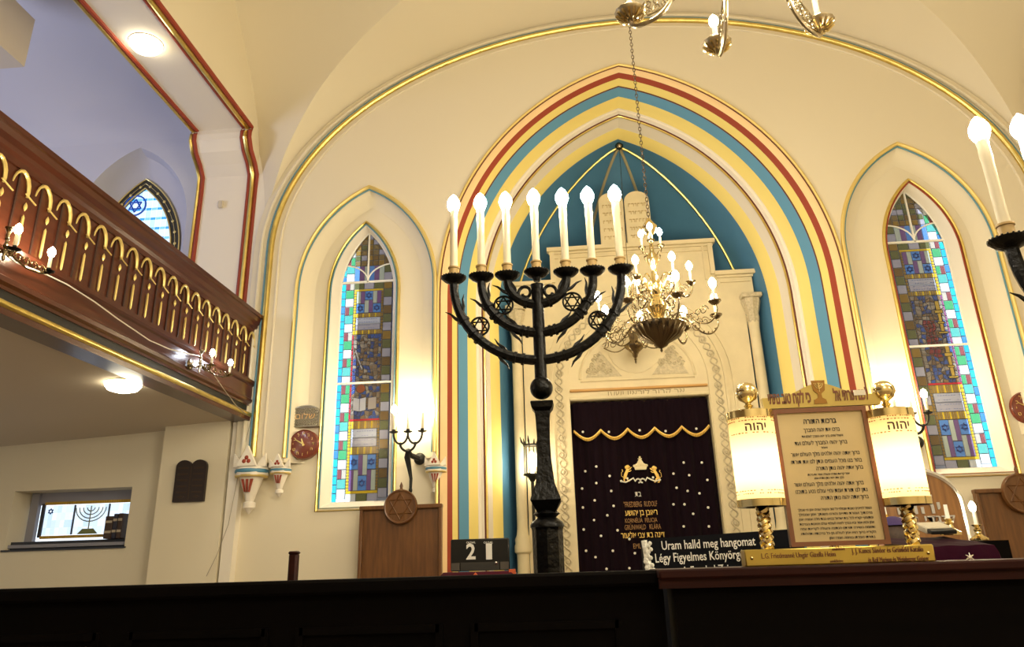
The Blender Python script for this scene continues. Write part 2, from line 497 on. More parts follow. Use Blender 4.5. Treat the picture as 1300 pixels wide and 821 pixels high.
# thin respond filling the corner by the painted arch wall
struct(MB().prism([[(XL, FLOOR), (XL + .09, FLOOR), (XL + .16, 6.0), (XL, 6.0)]], 7.04, 7.16).build('wall_corner', cream_w, smooth=False))

# --- left wall with the long gallery opening
TH = -3.87
topz = 5.97
prof = [(-3.2, topz), (6.80, topz), (6.77, 5.90), (6.77, 5.83), (6.84, 5.72), (6.96, 5.63), (7.04, 5.53), (7.05, 5.35), (7.05, 2.9)]
wa = []
for i in range(41):
    t, z = smooth_interp(wal, i / 40); wa.append((YC - HB * t, z))
loopw = [(7.15, 2.9)] + [(min(y, 7.15), z) for y, z in wa] + [(2.0, 8.2), (-3.2, 8.2)] + prof
struct(MB().prism([loopw], XL - .0, XL - .05, plane='yz').build('wall_left', cream, smooth=False))
m = MB(); m.grid([[Vector((x, y, z)) for y, z in prof] for x in (XL, TH)])
m.grid([[Vector((x, y, z)) for y, z in [(6.80, topz), (-3.2, topz)]] for x in (TH, TH - .0001)])
struct(m.build('wall_gallery_arch', cream_w, smooth=False, fix=False))
def edge(x, r, mat, dx=0, off=0.0):
    pts = [Vector((x + dx, y - off * (1 if z < 5.9 else 0), z - off * (1 if z > 5.85 else 0))) for y, z in prof]
    return struct(MB().tube(pts, r, 8).build(trim(), mat))
edge(XL - .004, .022, redp); edge(XL - .045, .026, gold, off=.012); edge(XL - .088, .022, redp, off=.002)
edge(TH + .045, .022, redp, off=.002); edge(TH + .008, .022, gold, off=.008)

# gallery room behind
struct(MB().box((-5.7, 2.0, 2.93), (5.0, 11, .10)).build('floor_gallery', floorm, smooth=False))
gw = [(-8.2, 2.9), (-3.87, 2.9), (-3.87, 7.2), (-8.2, 7.2)]
GN = dict(cx=-4.76, w=.66, zs=5.15, ha=.98)
gn = legs(arch(GN['cx'], GN['w'], GN['zs'], GN['ha'], 14), 4.2)
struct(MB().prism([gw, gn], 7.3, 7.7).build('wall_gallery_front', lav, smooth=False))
m = MB()
pr = [(7.305, 5.6)] + [(7.305 - 1.1 * (1 - cos(a)), 6.17 + .55 * sin(a)) for a in [k * pi / 2 / 12 for k in range(13)]] + [(4.0, 6.72), (-3.3, 6.72)]
m.grid([[Vector((x, y, z)) for x in (TH, -8.2)] for y, z in pr[1:]])
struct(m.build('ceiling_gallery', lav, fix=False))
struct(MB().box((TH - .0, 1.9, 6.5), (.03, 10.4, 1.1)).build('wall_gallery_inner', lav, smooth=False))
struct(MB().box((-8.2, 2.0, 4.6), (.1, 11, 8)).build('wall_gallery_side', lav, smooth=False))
# boxed beam that hangs from the gallery ceiling
bm_ = PX(31, 85, -4.75)
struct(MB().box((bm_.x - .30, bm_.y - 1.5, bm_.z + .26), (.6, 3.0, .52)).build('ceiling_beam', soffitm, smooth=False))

# under the gallery
m = MB()
m.face([(-3.05, 7.2, 2.885), (-3.05, -3.2, 2.885), (-8.2, -3.2, 2.62), (-8.2, 7.2, 2.62)])
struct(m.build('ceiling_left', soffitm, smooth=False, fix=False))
UW = [(-5.42, 1.755), (-4.235, 1.755), (-4.235, 2.312), (-5.42, 2.312)]
struct(MB().prism([[(-8.2, FLOOR), (-3.9, FLOOR), (-3.9, 2.9), (-8.2, 2.9)], UW], 7.2, 7.5).build('wall_under_gallery', cream, smooth=False))
struct(MB().box((-3.56, 7.13, 1.65), (.64, .22, 2.5)).build('wall_pier', cream, smooth=False))

# ================================================================== WINDOWS
def clip(poly, conv):
    def area(c): return sum(c[i][0] * c[(i + 1) % len(c)][1] - c[(i + 1) % len(c)][0] * c[i][1] for i in range(len(c)))
    if area(conv) < 0: conv = conv[::-1]
    out = poly
    for i in range(len(conv)):
        a, b = conv[i], conv[(i + 1) % len(conv)]
        ins = lambda p: (b[0] - a[0]) * (p[1] - a[1]) - (b[1] - a[1]) * (p[0] - a[0]) >= -1e-9
        inp, out = out, []
        for j in range(len(inp)):
            p, q = inp[j], inp[(j + 1) % len(inp)]
            ip, iq = ins(p), ins(q)
            if ip: out.append(p)
            if ip != iq:
                d1 = (b[0] - a[0]) * (p[1] - a[1]) - (b[1] - a[1]) * (p[0] - a[0])
                d2 = (b[0] - a[0]) * (q[1] - a[1]) - (b[1] - a[1]) * (q[0] - a[0])
                t = d1 / (d1 - d2); out.append((p[0] + (q[0] - p[0]) * t, p[1] + (q[1] - p[1]) * t))
        if len(out) < 3: return []
    return out
def hexstar(cx, cz, r, y, mb, t=.004):
    for a0 in (pi / 2, -pi / 2):
        p = [Vector((cx + r * cos(a0 + k * 2 * pi / 3), y, cz + r * sin(a0 + k * 2 * pi / 3))) for k in range(3)]
        mb.tube(p, t, 4, close=True) if False else [mb.tube([p[k], p[(k + 1) % 3]], t, 4) for k in range(3)]

def stained(W, mirror, idx, lbl_side):
    Y = 7.30
    cx = W['cx']; hw = .280; z0 = W['z0'] + .085; za = W['zs'] + .06; ha = .655; zb0 = W['zs'] + .15
    ar = arch(cx, hw, za, ha, 14)
    shape = [(cx - hw, z0)] + ar + [(cx + hw, z0)]
    mx = -1 if mirror else 1
    G = MB(); L = MB(); ST = MB()
    def cell(u0, u1, a, b, col, sk=None):
        # u runs from the outer side (0) to the inner side (1)
        x0 = cx + mx * (-hw + 2 * hw * u0); x1 = cx + mx * (-hw + 2 * hw * u1)
        if x0 > x1: x0, x1 = x1, x0
        po = sk if sk else [(x0, a), (x1, a), (x1, b), (x0, b)]
        po = clip(po, shape)
        if len(po) < 3: return
        c = (sum(p[0] for p in po) / len(po), sum(p[1] for p in po) / len(po))
        g = .0042
        def ins(p):
            d = (c[0] - p[0], c[1] - p[1]); l = math.hypot(*d) or 1
            return (p[0] + d[0] / l * g, p[1] + d[1] / l * g)
        pin = [ins(p) for p in po]
        G.col = col; G.face([Vector((x, Y, z)) for x, z in pin])
        n = len(po)
        L.add([Vector((x, Y - .003, z)) for x, z in po] + [Vector((x, Y - .003, z)) for x, z in pin],
              [(i, (i + 1) % n, n + (i + 1) % n, n + i) for i in range(n)])
    cyan = (.05, .75, 1.0); wht = (.92, .97, 1); grn = (.10, .55, .25); tur = (.15, .65, .62); mar = (.38, .12, .14)
    yel = (.95, .68, .05); bro = (.42, .27, .07); brd = (.26, .17, .07); gry = (.55, .55, .68); blu = (.16, .40, 1.0); pur = (.27, .15, .38); mil = (.68, .78, .68)
    drk = (.10, .09, .08); navy = (.03, .08, .25); red = (.75, .04, .06); olv = (.20, .22, .10)
    H = za + ha - z0; rnd = random.Random(11)
    # outer cyan strip
    n = 34
    for i in range(n):
        a = z0 + H * i / n; b = z0 + H * (i + 1) / n
        cell(0, .085, a, b, (.05, .55 + .3 * rnd.random(), 1.0) if rnd.random() > .15 else (.1, .4, .9))
        cell(.955, 1, a, b, navy)  # inner strip navy: dimmer light from outside put into the glass colour
    n = 30
    seq = [wht, tur, mar, wht, grn, mar]; seq_dim = [gry, olv, brd, gry, olv, bro]  # inner column duller: less light from outside, put into the glass colour
    for i in range(n):
        a = z0 + .03 + (H - .03) * i / n; b = a + (H - .03) / n
        cc = seq[i % 6]
        if cc in (mar,) :
            zm = (a + b) / 2
            x0 = cx + mx * (-hw + 2 * hw * .085); x1 = cx + mx * (-hw + 2 * hw * .24); xm = (x0 + x1) / 2
            cell(0, 0, a, b, mar, [(min(x0, xm), a), (max(x0, xm), a), (max(x0, xm), b), (min(x0, xm), b)])
            cell(0, 0, a, b, (.75, .7, .6) if rnd.random() > .5 else grn, [(min(x1, xm), a), (max(x1, xm), a), (max(x1, xm), b), (min(x1, xm), b)])
        else: cell(.085, .24, a, b, cc)
        cell(.80, .955, a, b, seq_dim[i % 6])
    base_h = .075
    for i in range(3): cell(.24 + .187 * i, .24 + .187 * (i + 1), z0, z0 + base_h, (wht, olv, gry)[i])
    u0, u1 = .24, .80
    def brick(a, b, ca=yel, cb=bro):
        m_ = max(1, int((b - a) / .028))
        for i in range(m_):
            q = a + (b - a) * i / m_; r_ = a + (b - a) * (i + 1) / m_
            cell(u0, u0 + .055, q, r_, ca); cell(u1 - .045, u1, q, r_, cb)  # inner bricks brown, the same dimming put into their colour
    def flag(a, b, up):
        brick(a, b)
        n_ = 6; us = [u0 + .055 + (u1 - u0 - .10) * k / n_ for k in range(n_ + 1)]
        h = (b - a)
        cols = [pur, mil, pur, mil, pur, mil] if not up else [mil, pur, mil, pur, mil, pur]
        sw = .42 * h
        for k in range(3):
            uA, uB = us[2 * k], us[2 * k + 2]
            if up:
                top = (k == 1)
            else: top = (k != 1)
            if top: sq = (b - sw, b); st = (a, b - sw)
            else: sq = (a, a + sw); st = (a + sw, b)
            cell(uA, uB, *sq, blu)
            xs = cx + mx * (-hw + 2 * hw * (uA + uB) / 2)
            hexstar(xs, (sq[0] + sq[1]) / 2, min(sw * .36, .034), Y - .006, ST, .0040)
            cell(uA, us[2 * k + 1], *st, cols[2 * k]); cell(us[2 * k + 1], uB, *st, cols[2 * k + 1])
    def stripe(a, b):
        brick(a, b)
        n_ = 12
        for k in range(n_): cell(u0 + .055 + (u1 - u0 - .1) * k / n_, u0 + .055 + (u1 - u0 - .1) * (k + 1) / n_, a, b, yel if k % 3 == 0 else (.50, .33, .08))
    def plaque(a, b):
        brick(a, b); mdl = (a + b) / 2
        cell(u0 + .055, u1 - .045, a, mdl - .004, gry); cell(u0 + .055, u1 - .045, mdl + .004, b, (.70, .76, .95) if not mirror else (.60, .62, .75))
        for r_ in range(4):
            zz = a + (b - a) * (r_ + .5) / 4
            for k in range(9):
                if rnd.random() < .8:
                    x = cx + mx * (-hw + 2 * hw * (u0 + .09 + (u1 - u0 - .17) * k / 9)); ww = .010 + .006 * rnd.random()
                    ST.box((x, Y - .005, zz), (ww, .002, .004))
    z = z0 + base_h
    cell(u0, u1, z, z + .025, yel); z += .025
    flag(z, z + .34, False); z += .34
    stripe(z, z + .075); z += .075
    plaque(z, z + .17); z += .17
    stripe(z, z + .08); z += .08
    # middle picture: irregular mosaic
    zt = zb0 - .56
    cell(u0, u1, z, z + .018, red); z += .018
    nx, nz = 8, 24
    jit = {}
    for i in range(nx + 1):
        for j in range(nz + 1):
            fx = u0 + .03 + (u1 - u0 - .05) * i / nx; fz = z + (zt - z) * j / nz
            if 0 < i < nx: fx += (rnd.random() - .5) * .045
            if 0 < j < nz: fz += (rnd.random() - .5) * .030
            jit[i, j] = (cx + mx * (-hw + 2 * hw * fx), fz)
    for i in range(nx):
        for j in range(nz):
            c = rnd.choice([(.30, .20, .12), (.36, .27, .18), (.09, .16, .50), (.50, .44, .36), (.08, .12, .35), (.22, .15, .10), (.42, .36, .30)])
            if mirror and 6 < j < 17 and i in (3, 4, 5): c = rnd.choice([(.30, .06, .07), (.25, .05, .08), (.22, .08, .07)])
            po = [jit[i, j], jit[i + 1, j], jit[i + 1, j + 1], jit[i, j + 1]]
            if mx < 0: po = po[::-1]
            cell(0, 0, 0, 0, c, po)
    for j in range(16): 
        a = z + (zt - z) * j / 16; cell(u0, u0 + .03, a, a + (zt - z) / 16, red if not mirror else (.45, .12, .35)); cell(u1 - .02, u1, a, a + (zt - z) / 16, brd)
    def over(pts, col):
        po = [(cx + mx * (-hw + 2 * hw * u), zz0) for u, zz0 in pts]
        G.col = col; G.face([Vector((x, Y - .005, q)) for x, q in po])
        for p_, q_ in zip(po, po[1:] + po[:1]): L.tube([Vector((p_[0], Y - .006, p_[1])), Vector((q_[0], Y - .006, q_[1]))], .0025, 4)
    if not mirror:
        zb1 = z + (zt - z) * .10; pg = (.78, .82, .96)
        over([(.31, zb1), (.43, zb1 - .015), (.43, zb1 + .115), (.31, zb1 + .13)], pg); over([(.43, zb1 - .015), (.545, zb1), (.545, zb1 + .13), (.43, zb1 + .115)], pg)
        over([(.58, zb1), (.73, zb1 + .01), (.73, zb1 + .13), (.58, zb1 + .12)], (.55, .50, .48))
        over([(.44 + .085 * cos(q), zb1 + .215 + .045 * sin(q)) for q in [k * pi / 6 for k in range(12)]], (.45, .16, .08))
        zq = z + (zt - z) * .66
        over([(.30, zq + .13), (.33, zq + .14), (.43, zq - .02), (.40, zq - .03)], (.85, .88, 1)); over([(.36, zq + .03), (.385, zq + .04), (.47, zq - .07), (.44, zq - .08)], (.80, .84, 1))
    else:
        for (zl_, zh_) in ((z + .04, z + (zt - z) * .44), (z + (zt - z) * .55, z + (zt - z) * .93)):
            for wv, a_, b_ in ((.075, 0, .06), (.03, .06, .30), (.055, .30, .36), (.028, .36, .62), (.065, .62, .72), (.035, .72, 1)):
                over([(.36 - wv, zl_ + (zh_ - zl_) * a_), (.36 + wv, zl_ + (zh_ - zl_) * a_), (.36 + wv, zl_ + (zh_ - zl_) * b_), (.36 - wv, zl_ + (zh_ - zl_) * b_)], (.95, .72, .18))
    z = zt
    stripe(z, z + .05); z += .05
    plaque(z, z + .13); z += .13
    stripe(z, z + .05); z += .05
    flag(z, z + .24, True); z += .24
    cell(u0, u1, z, z + .02, yel); z += .02
    for k in range(3): cell(.24 + .187 * k, .24 + .187 * (k + 1), z, z + .07, (olv, gry, olv)[k])
    z += .07; zbar = z
    for k in range(6): cell(u0 + .56 * k / 6, u0 + .56 * (k + 1) / 6, z, z + .19, (blu, pur, mil, blu, pur, mil)[k])
    z += .19
    while z < za + ha:
        for k in range(5): cell(u0 + .56 * k / 5, u0 + .56 * (k + 1) / 5, z, z + .06, rnd.choice([bro, brd, gry, olv, (.34, .25, .12)]))
        z += .06
    root = bpy.data.objects.new('window_%d' % idx, None); COL.objects.link(root); root.location = (cx, 7.2, W['z0']); WLOC[root.name] = tuple(root.location); struct(root)
    L.build('lead_lines', lead, root, smooth=False, fix=False)
    G.build('stained_glass', glass, root, smooth=False, vcol=True, fix=False)
    ST.build('glass_painting', pbr('glass_paint_%d' % idx, (.02, .04, .16), .6), root, smooth=False)
    # frame: splayed reveal, wooden tracery
    F = MB()
    outl = wframe(W, .03, 14)
    inl = [(cx - hw, z0)] + ar + [(cx + hw, z0)]
    F.grid([v3(outl + outl[:1], 7.145), v3([(a[0] * .5 + b[0] * .5, a[1] * .5 + b[1] * .5) for a, b in zip(outl, inl)] + [((outl[0][0] + inl[0][0]) / 2, (outl[0][1] + inl[0][1]) / 2)], 7.20), v3(inl + inl[:1], 7.285)])
    F.build('window_reveal', cream_w, root, fix=False)
    F = MB(); yb = 7.285
    F.tube(v3(inl, yb), .009, 6, close=True)
    F.box((cx, yb, zbar + .005), (2 * hw, .02, .02)); F.box((cx, yb, z0 + 1.14), (2 * hw, .02, .018))
    F.box((cx, yb, (zbar + za + ha) / 2), (.014, .02, za + ha - zbar))
    rr = hw
    for sgn in (-1, 1):
        F.tube([Vector((cx + sgn * (hw - hw * sin(t)), yb, zbar + .01 + .19 * cos(t))) for t in [k * pi / 2 / 10 for k in range(11)]], .008, 6)
    F.build('window_tracery', waxw, root)
    gl = MB(); gl.tube(v3(wframe(W, 0, 16), 7.135), .016, 8, close=True); gl.build('gilded_edge', gold, root)
    gl = MB(); gl.tube(v3(wframe(W, -.022 if False else .024, 16), 7.135), .007, 6, close=True); gl.build('painted_edge', redp if idx == 2 else bline, root)
    return root
stained(WL, False, 1, 'left')
stained(WR, True, 2, 'right')

# under-gallery window (3): long low window with a candelabrum painted on milky glass
root = bpy.data.objects.new('window_3', None); COL.objects.link(root); root.location = (-4.8, 7.3, 1.755); WLOC[root.name] = tuple(root.location); struct(root)
F = MB()
F.box((-4.83, 7.47, 2.26), (1.19, .03, .13)); F.build('top_panel', greyfr, root, smooth=False)
F = MB(); F.box((-5.36, 7.45, 2.03), (.08, .05, .55)); F.box((-4.83, 7.35, 1.80), (1.19, .22, .03)); F.build('window_frame', greyfr, root, smooth=False)
F = MB(); F.box((-4.83, 7.30, 1.80), (1.185, .05, .085)); F.box((-4.83, 7.24, 1.762), (1.22, .12, .015)); F.build('window_sill', darkfr, root, smooth=False)
F = MB(); F.col = (.78, .86, .98)
gx0, gx1, gz0, gz1 = -5.25, -4.27, 1.905, 2.185
rnd = random.Random(3)
for (a, b) in ((gx0, -4.94), (-4.93, -4.585), (-4.575, gx1)):
    N_ = 7
    for i in range(N_):
        for j in range(4):
            x0 = a + (b - a) * i / N_; x1 = a + (b - a) * (i + 1) / N_; q0 = gz0 + (gz1 - gz0) * j / 4; q1 = gz0 + (gz1 - gz0) * (j + 1) / 4
            t = rnd.random(); F.col = (.62 + .3 * t, .74 + .2 * t, .90 + .1 * t)
            F.face([Vector((x0, 7.44, q0)), Vector((x1, 7.44, q0)), Vector((x1, 7.44, q1)), Vector((x0, 7.44, q1))])
F.build('milky_glass', glassb, root, smooth=False, vcol=True, fix=False)
F = MB(); F.box((-4.935, 7.435, 2.045), (.008, .02, .28)); F.box((-4.58, 7.435, 2.045), (.008, .02, .28)); F.box((gx0 - .012, 7.435, 2.045), (.03, .02, .32))
F.build('glazing_bar', darkfr, root, smooth=False)
F = MB()
for zc in (1.885, 2.205):
    for i in range(40): F.box((gx0 + (gx1 - gx0) * (i + .5) / 40, 7.43, zc), ((gx1 - gx0) / 44, .01, .028))
F.build('amber_glass_border', pbr('amber_glass', (.55, .33, .03), .3), root, smooth=False)
F = MB(); cxm = -4.765
for R_ in (.04, .08, .12, .155):
    F.tube([Vector((cxm + R_ * cos(t), 7.432, 2.155 + R_ * .85 * sin(t))) for t in [pi + k * pi / 14 for k in range(15)]], .005, 4)
F.tube([Vector((cxm, 7.432, 2.17)), Vector((cxm, 7.432, 1.94))], .006, 4)
F.prism([[(cxm - .11, 1.905), (cxm + .10, 1.905), (cxm + .05, 1.955), (cxm - .06, 1.955)]], 7.43, 7.436)
F.build('painted_candelabrum', pbr('olive_glass_paint', (.22, .25, .10), .6), root, smooth=False)
F = MB(); hexstar(-5.18, 2.13, .028, 7.43, F, .004); F.build('painted_star', pbr('blue_glass_paint', (.02, .10, .35), .6), root, smooth=False)

# gallery window (4)
GY = 7.6
root = bpy.data.objects.new('window_4', None); COL.objects.link(root); root.location = (-4.76, GY, 4.3); WLOC[root.name] = tuple(root.location); struct(root)
gcx, gw_ = -4.80, .50
garch = lambda d: legs(arch(gcx, gw_ - d, 4.95, .92 - d * 1.2, 14), 4.3 + d)
m = MB(); m.grid([v3(gn, 7.3), v3([(a[0] * .85 + b[0] * .15, a[1] * .85 + b[1] * .15) for a, b in zip(gn, garch(0))], 7.45), v3(garch(0), GY)]); m.build('window_reveal', lav, root, fix=False)
m = MB(); m.prism([garch(0), garch(.10)], GY - .02, GY); m.build('border_glass', pbr('dark_border_glass', (.05, .045, .03), .4), root, smooth=False)
m = MB(); m.tube(v3(garch(.0), GY - .03), .008, 6); m.tube(v3(garch(.10), GY - .03), .008, 6); m.tube(v3(garch(.05), GY - .03), .003, 6)
for q in garch(.05)[::2]: m.sph((q[0], GY - .03, q[1]), .018, 6, 4, (1, .3, 1))
m.build('gilded_lead', goldp, root)
m = MB(); conv = garch(.10)
rows_ = 12
for j in range(rows_):
    for i in range(13):
        dz = (i % 2) * .05; x0 = gcx - .42 + i * .065; z_ = 4.38 + j * .125
        c = (.85, .92, 1) if (j + 1) % 2 else ((.80, .90, 1) if i % 3 else (.25, .55, .95))
        for (q0, q1, cc) in ((z_, z_ + .095, (.80, .90, 1) if (i + j) % 3 else (.62, .80, 1)), (z_ + .095, z_ + .125, (.06, .38, .95) if (i + j) % 2 else (.25, .60, 1))):
            po = clip([(x0, q0 ), (x0 + .062, q0 ), (x0 + .062, q1 ), (x0, q1 )], conv)
            if len(po) > 2: m.col = cc; m.face([Vector((x, GY, z)) for x, z in po])
m.build('pale_glass', glassb, root, smooth=False, vcol=True, fix=False)
m = MB(); sc_ = P(173, 262, GY)
hexstar(sc_.x, sc_.z, .082, GY - .02, m, .010)
m.tube([Vector((sc_.x + .125 * cos(t), GY - .02, sc_.z + .125 * sin(t))) for t in [k * 2 * pi / 28 for k in range(28)]], .010, 6, close=True)
m.build('blue_star', pbr('blue_star_glass', (.02, .14, .75), .5), root)

# added wall outside the windows, sized to dim the inner panes against the sky
struct(MB().box((1.05, 10.4, 4.6), (8.1, .2, 9.0)).build('wall_added_backdrop', outwall, smooth=False))

# ================================================================== TORAH ARK (stone front in the apse)
AY = 8.0
def p2(px, py, Y=AY):
    q = P(px, py, Y); return (q.x, q.z)
ax0, ax1 = -.60, 2.06; acx = .735
ark = thing('torah_ark', 'pale carved stone ark front with stepped top inside the blue painted apse', 'ark', (acx, AY, FLOOR))
cx_ = .725; ow, ocz = .705, 3.10
top1, top2 = 4.47, 4.86
op_w, op_z = .725, 3.115
cxo = .723
body = [(ax0 + .12, FLOOR), (ax0 + .12, 4.20), (ax0, 4.20), (ax0, top1), (-.14, top1), (-.14, top2), (1.67, top2), (1.67, top1), (ax1 + .0, top1), (ax1, 4.20), (ax1 - .12, 4.20), (ax1 - .12, FLOOR),
        (cxo + op_w, FLOOR), (cxo + op_w, op_z), (cxo - op_w, op_z), (cxo - op_w, FLOOR)]
MB().prism([body], AY, AY + .25).build('stone_front', stone, ark, smooth=False)
m = MB()
# cornice mouldings on the stepped top
def cap(pts, y0, d=.05, h=.045):
    for (a, b) in zip(pts[:-1], pts[1:]):
        ca = ((a[0] + b[0]) / 2, (a[1] + b[1]) / 2)
        dx, dz = abs(b[0] - a[0]), abs(b[1] - a[1])
        if dx > dz:
            m.box((ca[0], y0 - d / 2, ca[1] - h / 2), (dx + d * 1.2, d + .03, h)); m.box((ca[0], y0 - d / 4, ca[1] - h * 1.3), (dx + d * .4, d * .6, h * .5)); m.box((ca[0], y0 - .008, ca[1] - h * 2.6), (dx - .05, .03, .014))
        else: m.box((ca[0], y0 - .01, ca[1] - .02), (.05, .05, dz)); m.box((ca[0] + (-.08 if a[0] > acx else .08), y0 - .006, ca[1] - .05), (.018, .03, dz + .05))
cap([(ax0, top1), (-.16, top1)], AY); cap([(-.115, top1), (-.115, top2)], AY); cap([(-.14, top2), (1.67, top2)], AY); cap([(1.645, top2), (1.645, top1)], AY); cap([(1.69, top1), (ax1, top1)], AY)
m.build('cornice', stone, ark, smooth=False)
# side columns
for sx in (ax0 + .055, ax1 - .055):
    c = MB(); yb = AY - .02
    c.lathe([(.062, FLOOR), (.062, 1.60), (.085, 1.62), (.085, 1.68), (.075, 1.70), (.080, 1.74), (.062, 1.78), (.055, 1.84), (.055, 3.80), (.060, 3.86), (.056, 3.88)], (sx, yb, 0), 20)
    o = c.build('column', stone, ark)
    k = MB(); k.lathe([(.058, 3.86), (.066, 3.93), (.060, 3.96), (.082, 4.04), (.095, 4.10), (.095, 4.13)], (sx, yb, 0), 16, lobes=8, lobe=.10); k.box((sx, yb, 4.16), (.22, .2, .05), bev=.01)
    k.build('capital', stonel, o)
# dark shadow gaps beside the columns: real recess strips
# portal mouldings: concentric bands with a twisted vine
pcz = 3.30
def band(r0, r1, y, z0=FLOOR, mat=stone, name='portal_moulding', parent=ark, depth=.03):
    def arc(r): return [(cxo + r * cos(pi - t), pcz + r * sin(t)) for t in [k * pi / 32 for k in range(33)]]
    a, b = arc(r1), arc(r0)
    lp = [(a[0][0], z0)] + a + [(a[-1][0], z0), (b[-1][0], z0)] + b[::-1] + [(b[0][0], z0)]
    return MB().prism([lp], y - depth, y + .001).build(name, mat, parent, smooth=False)
band(.735, .765, AY, depth=.02); band(.90, .925, AY, depth=.035); band(.765, .90, AY, depth=.012); band(.985, 1.005, AY, depth=.02)
v = MB()
def bandpath(r, z0, dz):
    pts = []; z = z0
    while z < pcz: pts.append((cxo - r, z, 'v')); z += dz
    n = int(pi * r / dz)
    for i in range(n + 1):
        t = pi - pi * i / n; pts.append((cxo + r * cos(t), pcz + r * sin(t), t))
    z = pcz - dz
    while z > z0: pts.append((cxo + r, z, 'v')); z -= dz
    return pts
bp = bandpath(.832, 1.3, .0115 * 1.0)
def normal(i):
    a = bp[max(0, i - 1)]; b = bp[min(len(bp) - 1, i + 1)]
    d = Vector((b[0] - a[0], 0, b[1] - a[1])).normalized(); return Vector((-d.z, 0, d.x))
for ph in (0, pi):
    pts = []
    for i in range(0, len(bp), 1):
        nn = normal(i); s_ = sin(i * 2 * pi / 15 + ph)
        pts.append(Vector((bp[i][0], AY - .018 - .008 * cos(i * 2 * pi / 15 + ph), bp[i][1])) + nn * (.035 * s_))
    v.tube(pts, .010, 5)
for i in range(4, len(bp), 15):
    v.sph((bp[i][0], AY - .022, bp[i][1]), .022, 6, 4, (1, .6, 1))
v.build('carved_vine', stonel, ark)
# lintel, ledge and tympanum with relief spandrels and shell disc
t = MB()
tym = [(cxo - .735, 3.115), (cxo + .735, 3.115), (cxo + .735, pcz)] + [(cxo + .735 * cos(a), pcz + .735 * sin(a)) for a in [k * pi / 24 for k in range(1, 24)]] + [(cxo - .735, pcz)]
t.prism([tym], AY - .004, AY + .02); t.build('tympanum', stone, ark, smooth=False)
led = P(722, 497, AY); led2 = P(895, 489, AY); lz = (led.z + led2.z) / 2
t = MB(); t.box((cxo, AY - .02, lz), (1.44, .045, .025), bev=.006); t.build('ledge', pbr('ochre_ledge', (.55, .30, .08), .5), ark)
t = MB(); t.box((cxo, AY - .01, 3.135), (1.46, .03, .03), bev=.006)
t.tube([Vector((cxo + 1.1 * .55 * cos(a), AY - .01, lz + .12 + .52 * sin(a))) for a in [k * pi / 24 for k in range(25)]], .016, 6)
t.tube([Vector((cxo - .60, AY - .01, lz + .10)), Vector((cxo + .60, AY - .01, lz + .10))], .012, 6)
t.build('tympanum_moulding', stone, ark)
sh = P(806, 455, AY)
t = MB(); t.lathe([(.28, 0), (.28, .012), (.24, .02), (.10, .034), (.001, .036)], (sh.x, AY, sh.z + .12), 40, axis='y', lobes=20, lobe=.012)
t.build('shell_disc', stone, ark)
for sg in (-1, 1):
    t = MB(); tri = [(cxo + sg * .54, lz + .14), (cxo + sg * .16, lz + .14), (cxo + sg * .38, lz + .43)]
    if sg > 0: tri = tri[::-1]
    t.prism([tri], AY - .014, AY)
    rnd = random.Random(5)
    for k in range(26):
        a, b = rnd.random(), rnd.random()
        if a + b > 1: a, b = 1 - a, 1 - b
        x = tri[0][0] + (tri[1][0] - tri[0][0]) * a * .8 + (tri[2][0] - tri[0][0]) * b * .8; z = tri[0][1] + (tri[1][1] - tri[0][1]) * a * .8 + (tri[2][1] - tri[0][1]) * b * .8 + .03
        t.tube([Vector((x + .022 * cos(q) * (1 - q / 9), AY - .02, z + .022 * sin(q) * (1 - q / 9))) for q in [j * .6 for j in range(10)]], .006, 4)
    t.build('relief_spandrel', stonel, ark)
text('lintel_inscription', 'אך קרוב ליראיו ישעו', (cxo + .08, AY - .006, (lz + 3.125) / 2 - .005), .095, pbr('carved_letter', (.34, .27, .14), .7), ark, width=.80, heb=True)
# tablets of the law on the top step
t = MB(); b0 = P(785, 318, AY); bz = top2
for sg in (-1, 1):
    c0 = acx + .0 + sg * .147
    ar_ = [(c0 + .140 * cos(a), bz + .52 + .12 * sin(a)) for a in [k * pi / 14 for k in range(15)]]
    t.prism([[(c0 - .140, bz)] + [(c0 + .140, bz)] + ar_], AY - .06, AY + .02)
tb = t.build('tablets_of_the_law', stone, ark, smooth=False)
rnd = random.Random(9); cgilt = pbr('gilt_carving', (.50, .38, .18), .5)
for sg in (-1, 1):
    for r_ in range(5):
        t = MB()
        x = acx + sg * .147 - .10
        while x < acx + sg * .147 + .09:
            w_ = .018 + .012 * rnd.random(); z = bz + .47 - r_ * .098
            t.box((x + w_ / 2, AY - .063, z + .012), (w_, .008, .009)); t.box((x + (w_ if rnd.random() > .4 else .004), AY - .063, z - .004), (.007, .008, .034))
            x += w_ + .012
        t.build('carved_lines', cgilt, tb, smooth=False)

# ---- ark curtain
cy = AY + .10
cur = thing('ark_curtain', 'dark aubergine velvet curtain with gold embroidery and small white studs in the ark doorway', 'curtain', (cxo, cy, FLOOR))
rows = []
for j in range(2):
    rows.append([Vector((cxo - .722 + 1.444 * i / 120, cy + .030 * sin(i * .8) * .5 + .01 * sin(i * .31), FLOOR + .02 if j else op_z - .004)) for i in range(121)])
m = MB(); m.grid(rows); m.build('curtain_cloth', velvet, cur, fix=False)
